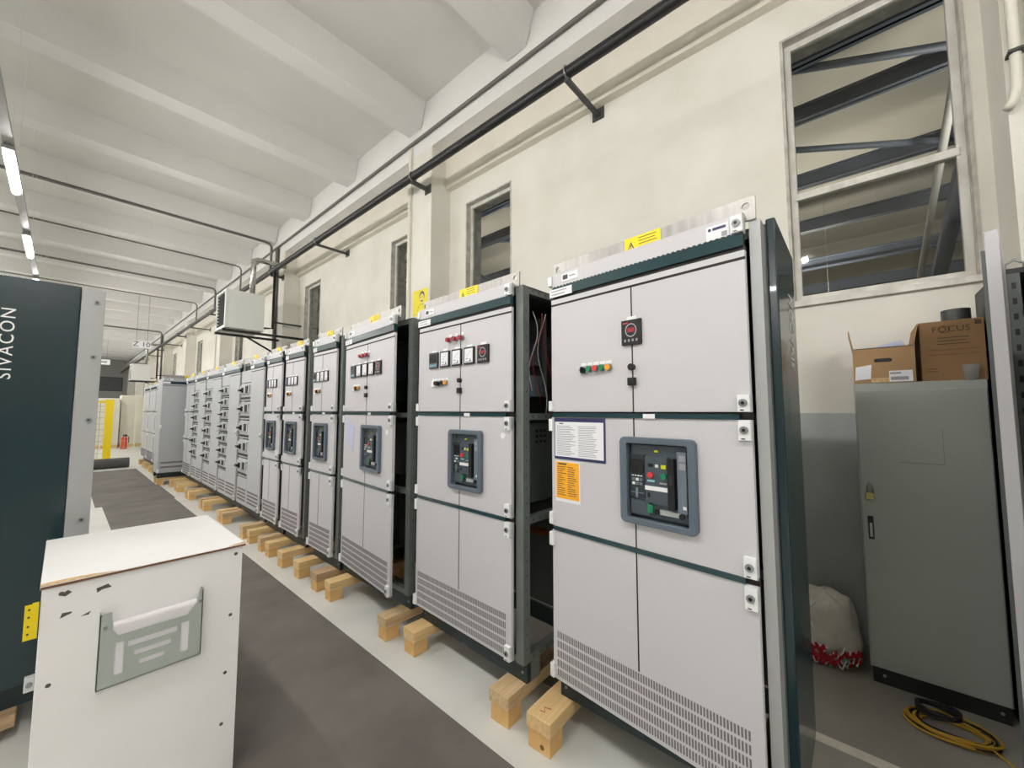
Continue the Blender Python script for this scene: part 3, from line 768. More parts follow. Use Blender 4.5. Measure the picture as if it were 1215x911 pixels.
# ------------------------------------------------------------------ wooden supports
sup = [(1.20, 'short pine support with a red pencil mark under the nearest cabinet', 'wood', .0),
       (0.30, 'wooden support under the right end of the nearest cabinet', 'wood', 0),
       (1.455, 'weathered wooden support under the right end of the second cabinet', 'wood_old', .0),
       (2.30, 'pine support under the left end of the second cabinet', 'wood', .03),
       (2.585, 'weathered wooden support under the right end of the third cabinet', 'wood_old', 0),
       (3.45, 'pine support under the left end of the third cabinet', 'wood', .0),
       (3.73, 'brown wooden support under the right end of the nearest slim cabinet', 'wood_brown', 0),
       (4.13, 'pine support under the left end of the nearest slim cabinet', 'wood', 0),
       (4.54, 'pine support under the right end of the middle slim cabinet', 'wood', -.01),
       (4.96, 'pine support under the left end of the middle slim cabinet', 'wood', 0),
       (5.22, 'pale wooden support under the right end of the farthest slim cabinet', 'wood_old', 0),
       (5.63, 'pine support under the left end of the farthest slim cabinet', 'wood', 0),
       (5.92, 'wooden support under the right end of the cabinet with five handles', 'wood_old', 0),
       (6.86, 'pale wooden support under the left end of the cabinet with five handles', 'wood_old', 0),
       (7.06, 'pine support under the right end of the cabinet with seven handles', 'wood', 0),
       (7.98, 'pine support under the left end of the cabinet with seven handles', 'wood', 0),
       (8.22, 'wooden support under the right end of the third fuse switch cabinet', 'wood_old', 0),
       (9.13, 'pine support under the left end of the third fuse switch cabinet', 'wood', 0),
       (9.38, 'wooden support under the right end of the farthest fuse switch cabinet', 'wood_old', 0),
       (10.18, 'pine support under the left end of the farthest fuse switch cabinet', 'wood', 0),
       (10.42, 'wooden support under the right end of the plain slim cabinet', 'wood_old', 0),
       (10.98, 'pine support under the left end of the plain slim cabinet', 'wood', 0),
       (11.48, 'pine support under the front of the grey cabinet turned across the row', 'wood', -.15),
       (11.87, 'wooden support under the back of the grey cabinet turned across the row', 'wood_old', -.15),
       (12.95, 'pine support under the plain cabinet behind the one turned across', 'wood', 0),
       (13.75, 'wooden support under the left end of the cabinet behind the one turned across', 'wood_old', 0),
       (14.12, 'pine support under the right end of the second farthest plain cabinet', 'wood', 0),
       (15.0, 'wooden support under the left end of the second farthest plain cabinet', 'wood_old', 0),
       (15.36, 'pine support under the right end of the farthest plain cabinet', 'wood', 0),
       (16.2, 'wooden support under the left end of the farthest plain cabinet', 'wood_old', 0),
       (-.62, 'wooden support under the left end of the next cabinet, right of the nearest', 'wood', .06),
       (-1.42, 'wooden support under the right end of the next cabinet, right of the nearest', 'wood_old', .06)]
for y, lab, m, dx in sup:
    t = thing('wooden_support', lab, 'support', (1.55 + dx, y, 0), R(random.uniform(-2, 2)), 'wooden supports under the cabinets')
    wd = .058 + random.uniform(0, .012)
    MB().box(0, .82, -wd, wd, .088, ZS, m).build('plank', t, None, .004)
    q = MB(); q.box(.005, .11, -wd + .004, wd - .01, 0, .088, 'wood_end'); q.build('block', t, None, .003)
    q = MB(); q.box(.66, .77, -wd + .004, wd - .01, 0, .088, 'wood_end'); q.build('block', t, None, .003)
    if y == 1.20:
        MB().tube([(.045, .02, ZS + .0006), (.05, -.005, ZS + .0006), (.075, .015, ZS + .0006), (.085, -.02, ZS + .0006)], .0022, 'red_dark', 5).build('pencil_mark', t)
        MB().cyl((.0045, -.02, .03), (.006, -.02, .03), .012, 'knot', 12).build('knot', t)

# ------------------------------------------------------------------ floor mats
def rmat(name, x0, x1, y0, y1, label):
    tag(MB().box(x0, x1, y0, y1, 0, .008, 'mat_rubber').build(name, None, None, .002), label, 'mat', 'rubber mats in the aisle')
rmat('rubber_mat', .50, 1.415, -1.5, 9.55, 'long dark grey rubber mat running along the aisle beside the white box')
rmat('rubber_mat', .42, 1.44, 9.56, 11.45, 'short dark grey rubber mat in the middle of the aisle')
rmat('rubber_mat', .40, 1.40, 11.5, 15.1, 'dark grey rubber mat at the far end of the aisle before the roll')
mb = MB(); pts = []
for i in range(60):
    a = i * .35; r = .03 + .11 * (1 - i / 60.0) * .9
    pts.append((r * math.cos(a), r * math.sin(a) + .14))
mb.cyl((.35, 15.75, .14), (1.30, 15.75, .14), .138, 'roll_rubber', 28)
for i in range(4): mb.ring([(15.75 + (.135 - .03 * i) * math.cos(a), .14 + (.135 - .03 * i) * math.sin(a)) for a in [j * math.pi / 12 for j in range(24)]],
                           [(15.75 + (.12 - .03 * i) * math.cos(a), .14 + (.12 - .03 * i) * math.sin(a)) for a in [j * math.pi / 12 for j in range(24)]], 1.295, 1.305, 'roll_rubber', 'x')
tag(mb.build('mat_roll'), 'rolled up dark grey rubber mat lying across the aisle', 'mat roll')

# ------------------------------------------------------------------ left cabinet with dark green side
t = thing('switchgear_cabinet', 'cabinet at the left edge with large dark green side and white lettering', 'cabinet', (.122, 3.2, 0), 0, 'cabinets on the left of the aisle')
Zb = .235
b = MB().box(-.62, 0, .03, .9, Zb, 2.27, 'panel').build('body', t)
MB().box(-.62, -.092, 0, .03, Zb, 2.285, 'teal').build('side_cover', t, None, .004)
es = MB().box(-.09, 0.002, .004, .03, Zb, 2.282, 'edge_strip').build('edge_strip', t, None, .002)
for z in (2.21, 1.90, 1.55, 1.01, .5):
    MB().cyl((-.03, .005, z), (-.03, -.003, z), .012, 'screw', 14).cyl((-.03, -.002, z), (-.03, -.0036, z), .006, 'acb_dark', 6).build('screw', es)
text('lettering', 'SIVACON', .068, 'lettering', t, Matrix.Translation((-.33, -.001, 1.94)) @ FRONT @ Matrix.Rotation(R(90), 4, 'Z'), .0006, 1.2, 1.1)
MB().box(-.62, 0, .05, .9, .12, Zb, 'plinth').build('plinth', t)
MB().box(-.185, -.15, -.03, .02, .20, .27, 'white_plastic').cyl((-.167, -.03, .235), (-.167, -.035, .235), .012, 'screw', 10).build('corner_lug', t, None, .004)
t = thing('wooden_support', 'brown wooden support under the green-sided cabinet at the left edge', 'support', (-.5, 3.22, 0), 0, 'wooden supports under the cabinets')
MB().box(-.2, .42, -.05, .07, .06, .12, 'wood_brown').build('plank', t, None, .004)
MB().box(-.1, .02, -.05, .07, 0, .06, 'wood_end').build('block', t, None, .003)
MB().box(.25, .37, -.05, .07, 0, .06, 'wood_end').build('block', t, None, .003)

# ------------------------------------------------------------------ white wooden box with document holder
bx0, bx1, by0, by1, bz = -.023, .573, 2.13, 2.862, 1.0
t = thing('white_box', 'tall worn white wooden box with a metal document holder on its front', 'box', (bx0, by0, 0), 0)
W_, D_ = bx1 - bx0, by1 - by0
bd = MB().box(.004, W_ - .004, .0, D_ - .004, .008, bz - .014, 'box_paint').build('body', t, None, .003)
lid = MB().box(0, W_ + .006, -.006, D_, bz - .012, bz, 'box_paint').build('lid', t, None, .002)
MB().box(0.001, W_ + .005, -.0068, -.0061, bz - .011, bz - .003, 'plywood').build('lid_edge', lid)
mb = MB(); mb.prism([(0.0, -.006), (.19, -.006), (.12, .022), (0.06, .03), (0, .026)], bz, bz + .0008, 'chipboard', 'z').build('bare_chip', lid)
mb = MB(); mb.prism([(W_ - .06, -.006), (W_ + .006, -.006), (W_ + .006, .02), (W_ - .03, .012)], bz, bz + .0008, 'chipboard', 'z').build('bare_chip', lid)
for (x, z) in ((.05, .96), (W_ - .03, .96), (.035, .66), (W_ - .04, .70), (W_ - .05, .46), (W_ - .055, .25), (.03, .3)):
    MB().cyl((x, .001, z), (x, -.001, z), .007, 'scuff', 10).build('screw_hole', bd)
for pts in ([(.045, .955), (.065, .968), (.075, .958), (.06, .948)], [(.135, .95), (.165, .958), (.175, .944), (.15, .942), (.138, .934)], [(.05, .875), (.078, .885), (.078, .89), (.055, .892)], [(.10, .865), (.125, .875), (.12, .864)]):
    MB().prism(pts, -.0008, .001, 'scuff').build('paint_chip', bd)
# metal document holder
hx0, hx1, hz0, hz1 = .148, .448, .595, .86
h = MB().box(hx0, hx1, -.012, -.001, hz0 + .01, hz0 + .02, 'holder')
pl = MB()
yf0, yf1 = -.034, -.0315
def plate(mb, outline, holes):
    # plate in xz from horizontal spans: bottom, slots, top
    pass
zz0, zz1 = hz0, hz1 - .09
def strip(x0, x1, z0, z1): pl.box(x0, x1, yf0, yf1, z0, z1, 'holder')
a0, a1 = hx0, hx1
# vertical slots at both ends, three level slots in the middle
sl = (a0 + .042, a0 + .068); sr = (a1 - .068, a1 - .042); vs0, vs1 = hz0 + .035, hz0 + .15
strip(a0, sl[0], zz0, zz1); strip(sr[1], a1, zz0, zz1)
for q in (sl, sr): strip(q[0], q[1], zz0, vs0); strip(q[0], q[1], vs1, zz1)
m0, m1 = sl[1], sr[0]
rows = [(hz0 + .045, hz0 + .063, .045), (hz0 + .083, hz0 + .103, .028), (hz0 + .122, hz0 + .144, .010)]
zc = zz0
for (r0, r1, ins) in rows:
    strip(m0, m1, zc, r0)
    strip(m0, m0 + ins, r0, r1); strip(m1 - ins, m1, r0, r1); zc = r1
strip(m0, m1, zc, zz1)
hold = pl.build('document_holder', t)
MB().prism([(a0, zz1), (a0 + .05, zz1), (a0 + .035, hz1 - .065), (a0 + .03, hz1), (a0, hz1)], yf0, yf1, 'holder').build('ear', hold)
MB().prism([(a1 - .05, zz1), (a1, zz1), (a1, hz1), (a1 - .012, hz1), (a1 - .018, hz1 - .05)], yf0, yf1, 'holder').build('ear', hold)
MB().box(a0, a0 + .003, yf0, -.001, hz0, hz1, 'holder').box(a1 - .003, a1, yf0, -.001, hz0, hz1, 'holder').box(a0, a1, yf0, -.001, hz0, hz0 + .003, 'holder').build('holder_edge', hold)
for x in (a0 + .015, a1 - .008):
    MB().cyl((x, yf0, hz1 - .05), (x, yf0 - .004, hz1 - .05), .006, 'screw', 10).build('screw', hold)
yh = thing('yellow_hinge', 'small yellow hinge plate on the left edge of the white box', 'hinge', (bx0, by0, 0))
mb = MB(); mb.box(-.03, .001, .002, .006, .83, .945, 'yellow_plastic').box(-.014, .0005, -.004, .002, .86, .95, 'yellow_plastic'); mb.build('leaf', yh)
for z in (.85, .875, .905, .93): MB().cyl((-.02, .003, z), (-.02, -.001, z), .003, 'ink', 8).build('screw', yh)
ps = MB(); n = 12
prof = [(-.004, hz0 + .006), (-.006, hz0 + .2)] + [(-.018 + .013 * math.cos(R(20 + i * 20)), hz1 - .058 + .017 * math.sin(R(20 + i * 20))) for i in range(9)] + [(-.028, hz0 + .16), (-.028, hz0 + .006)]
pp = [(by0 + a, b) for a, b in prof]
ps.prism(pp, bx0 + a0 + .03, bx0 + a1 - .02, 'mat_white', 'x')
tag(ps.build('folded_paper'), 'folded white padded sheet tucked in the document holder', 'paper')

# ------------------------------------------------------------------ grey locker and what stands on it
t = thing('locker', 'tall grey steel locker with padlock against the cream wall', 'locker', (3.24, .012, 0), R(-90))
LW, LD, LH = .54, .46, 1.77
MB().box(0, LW, .012, LD, .09, LH, 'locker').build('body', t, None, .004)
MB().box(.01, LW - .01, .02, LD - .01, 0, .09, 'locker_dark').cyl((.06, .021, .05), (.06, .017, .05), .008, 'screw', 8).cyl((.5, .021, .05), (.5, .017, .05), .008, 'screw', 8).build('plinth', t)
d = MB().box(.006, LW - .006, 0, .012, .10, LH - .045, 'locker').build('door', t, None, .002)
MB().box(.18, .36, -.0008, .001, 1.30, 1.302, 'scuff').box(.36, .361, -.0008, .001, 1.30, 1.50, 'scuff').build('scratch', d)
hd = MB().box(.027, .053, -.008, 0, .835, .97, 'black').build('handle', d, None, .002)
MB().box(.034, .046, -.012, -.008, .85, .93, 'edge_strip').build('lever', hd)
MB().cyl((.043, -.002, 1.165), (.043, -.02, 1.165), .008, 'screw', 10).build('hasp', d)
pk = thing('padlock', 'small brass padlock hanging on the grey locker door', 'padlock', (3.225, -.031, 1.07))
MB().box(-.008, .008, -.020, .020, 0, .04, 'brass').build('body', pk, None, .003)
MB().tube([(0, -.013, .038), (0, -.013, .075)] + [(0, -.013 * math.cos(R(a)), .075 + .013 * math.sin(R(a))) for a in range(20, 180, 20)] + [(0, .013, .075), (0, .013, .038)], .003, 'screw', 6).build('shackle', pk)
def slab(mb, q, th, m):
    # four corners and a thickness vector
    th = Vector(th); v = [Vector(p) for p in q]; v = v + [p + th for p in v]
    mb.add(v, [(0, 1, 2, 3), (7, 6, 5, 4), (0, 4, 5, 1), (1, 5, 6, 2), (2, 6, 7, 3), (3, 7, 4, 0)], m); return mb
# open cardboard box: x = depth, y = width
t = thing('cardboard_box', 'open cardboard box with raised flaps on the left end of the locker', 'cardboard box', (3.25, -.262, LH))
bw, bdp, bh, th = .272, .33, .215, .005
MB().box(0, bdp, 0, bw, 0, th, 'card').build('bottom', t)
MB().box(0, th, 0, bw, th, bh, 'card').build('front', t); MB().box(bdp - th, bdp, 0, bw, th, bh, 'card').build('back', t)
MB().box(th, bdp - th, 0, th, th, bh, 'card').build('side', t); MB().box(th, bdp - th, bw - th, bw, th, bh, 'card').build('side', t)
slab(MB(), [(0, bw - th, bh), (bdp, bw - th, bh), (bdp, bw + .012, bh + .115), (0, bw + .012, bh + .115)], (0, .005, 0), 'card').build('flap', t)
slab(MB(), [(0, 0, bh), (bdp, 0, bh), (bdp, -.022, bh + .12), (0, -.022, bh + .12)], (0, .005, 0), 'card').build('flap', t)
slab(MB(), [(0, .004, bh), (0, bw - .004, bh), (.10, bw - .02, bh - .03), (.10, .02, bh - .03)], (0, 0, -.005), 'card_dark').build('flap', t)
MB().prism(rrect(.095, .175, .125, .147, .010), -.0012, .001, 'black', 'x').build('hand_hole', t)
slab(MB(), [(-.0012, bw - .012, .10), (-.0012, bw - .085, .112), (-.0012, bw - .078, .025), (-.0012, bw - .006, .018)], (.001, 0, 0), 'white_paper').build('shipping_label', t)
MB().box(-.0012, 0, .012, .112, .004, .07, 'white_paper').box(-.0018, -.0012, .03, .105, .014, .034, 'ink_light').box(-.0018, -.0012, .06, .108, .05, .06, 'ink_light').build('shipping_label', t)
MB().box(-.0008, 0, .112, bw - .08, .003, .03, 'chipboard').build('packing_tape', t)
pb = slab(MB(), [(.10, .02, bh - .02), (.10, .17, bh - .035), (.27, .15, bh + .04), (.27, .03, bh + .07)], (0, 0, -.004), 'lavender_paper').build('paper_sheet', None, Matrix.Translation((3.25, -.262, LH)))
tag(pb, 'pale lavender paper sticking up out of the open cardboard box', 'paper')
# closed printed box
cw, cd_, ch = .25, .30, .345
t = thing('cardboard_box', 'closed brown cardboard box with printed word, beside the open one', 'cardboard box', (3.30, -.541, LH))
MB().box(0, cd_, 0, cw, 0, ch, 'card_dark').build('body', t, None, .003)
FX = Matrix(((0, 0, -1, 0), (-1, 0, 0, 0), (0, 1, 0, 0), (0, 0, 0, 1)))
text('printed_word', 'FOCUS', .046, 'card_ink', t, Matrix.Translation((-.0008, .125, .295)) @ FX, .0003, 1.05, 1.0)
mb = MB()
mb.ring([(.150 + .023 * math.cos(a), .295 + .021 * math.sin(a)) for a in [j * math.pi / 10 for j in range(20)]], [(.150 + .019 * math.cos(a), .295 + .017 * math.sin(a)) for a in [j * math.pi / 10 for j in range(20)]], -.0012, 0, 'card_ink', 'x')
for i in range(3): mb.box(-.001, 0, .06 + .01 * (i % 2), .18, .245 - .018 * i, .249 - .018 * i, 'card_ink')
mb.box(-.001, 0, .02, .22, .15, .152, 'card_ink').box(-.001, 0, .02, .22, .178, .18, 'card_ink').box(-.001, 0, .185, .23, .07, .073, 'card_ink').box(-.001, 0, .185, .23, .055, .058, 'card_ink').box(-.001, 0, .01, .035, .31, .335, 'card_ink')
mb.build('print', t)
mb = MB().cyl((3.42, -.455, LH + ch), (3.42, -.455, LH + ch + .075), .06, 'tape_dark', 24)
mb.cyl((3.42, -.455, LH + ch + .075), (3.42, -.455, LH + ch + .076), .035, 'black', 18)
tag(mb.build('tape_roll'), 'dark grey tape roll lying on the closed cardboard box', 'tape roll')
mb = MB(); pr = [(.001, .001), (.026, .001), (.036, .085), (.0385, .087), (.034, .087), (.024, .004), (.001, .004)]; n = 20; v = []; fs = []
for (r_, z_) in pr:
    for i in range(n): v.append((3.265 + r_ * math.cos(2 * math.pi * i / n), -.475 + r_ * math.sin(2 * math.pi * i / n) * 1.0, LH + z_))
for k in range(len(pr) - 1):
    for i in range(n): fs.append((k * n + i, k * n + (i + 1) % n, (k + 1) * n + (i + 1) % n, (k + 1) * n + i))
mb.add(v, fs, 'clear_plastic', True)
tag(mb.build('plastic_cup'), 'clear plastic cup on the locker before the closed cardboard box', 'cup')

# ------------------------------------------------------------------ sack, cable coil
def sack():
    n, mrow = 26, 14; v = []; fs = []; mi = []
    for j in range(mrow + 1):
        a = j / mrow
        z = .42 * (a if a < .8 else .8 + .14 * math.sin((a - .8) / .2 * math.pi / 2) / 1.0)
        for i in range(n):
            t_ = 2 * math.pi * i / n
            e = (.92 + .08 * a / .3) if a < .3 else (1.0 - .16 * ((a - .3) / .5) ** 2 if a < .8 else .84 - .80 * ((a - .8) / .2) ** 2)
            rx, ry = .20 * e, .19 * e
            wob = 1 + .05 * math.sin(3 * t_ + 5 * a) + .035 * math.sin(5 * t_ - 9 * a + 1) + .03 * math.sin(9 * t_ + 14 * a) + random.uniform(-.012, .012)
            v.append((rx * wob * math.cos(t_), ry * wob * math.sin(t_), z + .012 * math.sin(5 * t_ + 3 * a) * (a > .05)))
    for j in range(mrow):
        for i in range(n): fs.append((j * n + i, j * n + (i + 1) % n, (j + 1) * n + (i + 1) % n, (j + 1) * n + i))
    fs.append(tuple(range(n - 1, -1, -1))); fs.append(tuple(mrow * n + i for i in range(n)))
    t = thing('sack', 'crumpled white sack with red and white tape, beside the locker', 'sack', (3.45, .235, 0))
    o = MB().add(v, fs, 'sack_white', True).build('bag', t)
    md = o.modifiers.new('sub', 'SUBSURF'); md.levels = 1; md.render_levels = 2
    k = 0
    for q in range(46):
        side = q < 12
        a0 = R(random.uniform(150, 235)) if not side else R(random.uniform(118, 160))
        zc = random.uniform(.02, .12) if not side else random.uniform(.05, .42)
        rr = .205
        pts = [(rr * 1.02 * math.cos(a0 + .05 * i + .1 * math.sin(i + q)) - .008, .2 * math.sin(a0 + .05 * i), max(.012, zc + .02 * math.sin(i * 1.7 + q))) for i in range(6)]
        MB().tube(pts, .008 if q % 3 else .005, 'sack_red' if q % 3 else 'white_plastic', 5).build('tape_loop', t)
    for q in range(5):
        a0 = R(160 + q * 12)
        pts = [(-.17 * math.cos(i * .09) * (1 - .1 * i / 8) - .03 + .008 * math.sin(i), .15 - .05 * q * .6 - i * .03, .40 - i * .026 * (1 + .2 * q)) for i in range(8)]
        pass
sack()
t = thing('cable_coil', 'coil of yellow and black cable lying before the locker', 'cable', (3.0, -.28, 0))
for i in range(12):
    r = .095 + .007 * (i % 5); z = .008 + .007 * (i // 3); ox, oy = random.uniform(-.012, .012), random.uniform(-.012, .012)
    pts = [(ox + r * math.cos(a) * .85, oy + r * 1.3 * math.sin(a), z + .004 * math.sin(3 * a + i)) for a in [j * math.pi / 16 for j in range(32)]]
    MB().tube(pts, .0055, 'cable_black' if i % 4 == 3 else 'cable_yellow', 6, True).build('cable_loop', t)
for i in range(5):
    pts = [(.05 + .055 * math.cos(a), .04 + .08 * math.sin(a), .05 + .006 * i + .006 * math.sin(2 * a + i)) for a in [j * math.pi / 12 for j in range(24)]]
    MB().tube(pts, .0055, 'cable_black', 6, True).build('cable_loop', t)
MB().tube([(-.06, -.11, .03), (-.08, -.16, .006), (-.16, -.21, .006), (-.3, -.24, .006)], .005, 'cable_yellow', 6).build('cable_end', t)

# ------------------------------------------------------------------ dark open cabinet at the right edge, its door swung towards the viewer
t = thing('open_cabinet', 'dark open cabinet at the right edge with its grey door swung out', 'cabinet', (2.98, -.55, 0), R(-90))
mb = MB()
mb.box(0, .8, .52, .54, .1, 2.26, 'inner'); mb.build('back_sheet', t)
MB().box(0, .02, 0, .54, .1, 2.26, 'black').build('side_sheet', t); MB().box(.78, .8, 0, .54, .1, 2.26, 'black').build('side_sheet', t)
MB().box(0, .8, 0, .54, 2.26, 2.285, 'black').build('roof_sheet', t); MB().box(0, .8, 0, .54, 0, .1, 'plinth').build('plinth', t)
for x in (.02, .74):
    p = MB().box(x, x + .04, .0, .04, .1, 2.26, 'frame_dark')
    for q in range(28): p.box(x + .012, x + .026, -.0008, .004, .16 + q * .075, .19 + q * .075, 'black')
    p.build('frame_post', t)
MB().box(.06, .74, .30, .32, .3, 2.0, 'inner').build('mounting_plate', t)
for z in (.7, 1.2, 1.7): MB().box(.1, .7, .24, .30, z, z + .12, 'frame_dark').build('device_row', t)
# door leaf: hinge at the left front corner, free edge near (2.29,-.40)
ang = math.atan2(-.40 + .585, 2.29 - 2.975)
A = Matrix.Translation((-(-.585 + .59), -.005, 0))
dv = Vector((2.29 - 2.98, -.405 + .545, 0)); Lc = dv.length
# local axes: local x = world -Y, local y = world X
lx, lyy = -dv.y, dv.x
dirv = Vector((lx, lyy, 0)).normalized(); nv = Vector((-dirv.y, dirv.x, 0))
def leaf(name, a0, a1, o0, o1, z0, z1, m, par, bev=0):
    q = [dirv * a0 + nv * o0, dirv * a1 + nv * o0, dirv * a1 + nv * o1, dirv * a0 + nv * o1]
    v = [(p.x, p.y, z0) for p in q] + [(p.x, p.y, z1) for p in q]
    return MB().add(v, [(0, 3, 2, 1), (4, 5, 6, 7), (0, 1, 5, 4), (1, 2, 6, 5), (2, 3, 7, 6), (3, 0, 4, 7)], m).build(name, par, None, bev)
dl = leaf('door', .0, Lc, -.018, .018, .14, 2.285, 'panel', t, .002)
leaf('stiffener', .03, Lc - .03, -.03, -.018, .2, 2.22, 'frame_dark', dl)
leaf('door_handle', Lc - .06, Lc - .02, .018, .03, .93, 1.10, 'blue_plastic', dl, .003)
MB().tube([(.02, .02, 2.285), (.02, .02, 2.31), (.05, .02, 2.33), (.08, .02, 2.31), (.08, .02, 2.285)], .006, 'screw', 6).build('lifting_eye', t)
tag(MB().add([(2.93, -.62, 2.10), (2.95, -.9, 2.16), (2.97, -.9, 2.13), (2.95, -.63, 2.07), (2.94, -.62, 2.10), (2.96, -.9, 2.16), (2.98, -.9, 2.13), (2.96, -.63, 2.07)], [(0, 1, 2, 3), (4, 7, 6, 5), (0, 4, 5, 1), (1, 5, 6, 2), (2, 6, 7, 3), (3, 7, 4, 0)], 'cloth_brown').build('cloth_strip'), 'brown cloth strip hanging across the dark open cabinet', 'cloth')

# ------------------------------------------------------------------ pipes along the wall
PX, PZ = 3.1, 4.92
tag(MB().cyl((PX, YB + .05, PZ), (PX, YF - .1, PZ), .055, 'pipe_black', 18).build('heating_pipe'), 'thick black pipe running the length of the wall on brackets', 'pipe')
tag(MB().cyl((WX - .385, YB + .05, 5.70), (WX - .385, YF - .1, 5.70), .024, 'pipe_grey', 12).build('conduit'), 'thin grey conduit running above the black pipe along the girder', 'conduit')
brk = []
for i in range(-1, 8):
    brk.append((2.0 + 5.8 * i, WX - .09)); brk.append((4.60 + 5.8 * i, WX - .35))
brl = {0: 'steel bracket holding the black pipe above the nearest cabinet', 1: 'short steel bracket fixing the black pipe to the nearest pilaster'}
for (y, xw) in brk:
    if y < -.5 or y > 45: continue
    k = 0 if xw > 3.5 else 1; n_ = round((y - (2.0 if k == 0 else 4.6)) / 5.8)
    lab = brl[k] if n_ == 0 else ('%s long wall bracket of the black pipe, counted from the viewer' if k == 0 else '%s short pilaster bracket of the black pipe, counted from the viewer') % ORD[n_]
    zt = PZ - .03 if k == 0 else PZ - .04
    t = thing('pipe_bracket', lab, 'bracket', (xw, y, zt), 0, 'brackets of the black pipe')
    xe = WX - xw if k == 0 else 0
    a = PX - xw
    MB().box(a - .02, xe - .01, -.022, .022, -.065, -.027 if k == 0 else -.017, 'bracket').build('arm', t)
    MB().box(xe - .012, xe, -.07, .07, -.10, .03, 'bracket').build('wall_plate', t)
    ring = [(a + .064 * math.cos(q), 0, PZ - zt + .064 * math.sin(q)) for q in [j * math.pi / 10 for j in range(20)]]
    MB().tube(ring, .008, 'screw', 6, True).build('clamp', t)
# white trunking on the first pilasters
for i, lab in ((0, 'white vertical trunking on the nearest pilaster beside the poster'), (1, 'white vertical trunking on the pilaster behind the heater'), (2, 'white vertical trunking on the third pilaster')):
    y = 5.03 + 5.8 * i
    mb = MB().box(WX - .385, WX - .35, y - .03, y + .035, .3, 5.66, 'trunking').box(WX - .3865, WX - .385, y - .012, y - .008, .3, 5.66, 'ink_light')
    tag(mb.build('cable_trunking'), lab, 'trunking', 'trunking on the pilasters')
# poster on the pilaster
t = thing('poster', 'yellow poster with a drawn bearded face on the pilaster', 'poster', (WX - .352, 4.76, 3.0), 0)
MB().box(-.002, 0, -.18, .17, .0, .38, 'poster_yellow').build('sheet', t)
def ell(mb, cy, cz, ry, rz_, x0, x1, m, n=18, a0=0, a1=360):
    mb.prism([(cy + ry * math.cos(R(a0 + (a1 - a0) * i / n)), cz + rz_ * math.sin(R(a0 + (a1 - a0) * i / n))) for i in range(n + (a1 - a0 < 360))], x0, x1, m, 'x')
mb = MB(); ell(mb, -.05, .275, .060, .075, -.003, -.002, 'ink'); ell(mb, -.05, .245, .048, .07, -.0035, -.003, 'skin')
mb.box(-.0045, -.0035, -.078, -.062, .258, .264, 'ink').box(-.0045, -.0035, -.038, -.022, .258, .264, 'ink'); ell(mb, -.05, .205, .022, .012, -.0045, -.0035, 'ink')
mb.prism([(-.15, 0), (.06, 0), (.04, .12), (-.01, .16), (-.09, .16), (-.14, .12)], -.003, -.002, 'ink', 'x')
mb.prism([(-.143, 0), (.053, 0), (.034, .115), (-.012, .153), (-.088, .153), (-.134, .115)], -.0035, -.003, 'poster_yellow', 'x'); mb.build('drawn_face', t)
# small hanging pipe at the right edge
mb = MB().tube([(3.338, -.735, 5.3), (3.338, -.735, 3.48), (3.338, -.73, 3.36), (3.335, -.715, 3.29), (3.325, -.69, 3.25)], .022, 'trunking', 10)
mb.box(3.30, 3.37, -.765, -.705, 3.55, 3.565, 'bracket')
tag(mb.build('drain_pipe'), 'short cream painted pipe with bent end on the pilaster at the right edge', 'pipe')
mb = MB().cyl((3.345, -.80, 3.42), (3.345, -.80, 5.4), .02, 'trunking', 10)
tag(mb.build('drain_pipe'), 'thin straight painted pipe at the top right corner', 'pipe')
# conduits crossing under the ceiling
for i, (y, z, r_, lab) in enumerate(((11.0, 5.84, .03, 'dark conduit crossing the ceiling to the pilaster above the heater'), (13.6, 5.88, .022, 'thin conduit crossing the ceiling, second beyond the heater'), (16.6, 5.84, .03, 'conduit with bent end crossing the ceiling beyond the heater'), (19.5, 5.86, .022, 'thin conduit crossing the ceiling in the middle of the hall'), (28.0, 5.84, .035, 'conduit crossing the ceiling above the hanging sign'))):
    mb = MB().tube([(-4.5, y, z), (3.12, y, z), (3.22, y, z - .02), (3.265, y, z - .1), (3.265, y, 5.05)], r_, 'pipe_grey', 8)
    tag(mb.build('conduit'), lab, 'conduit', 'conduits crossing the ceiling')

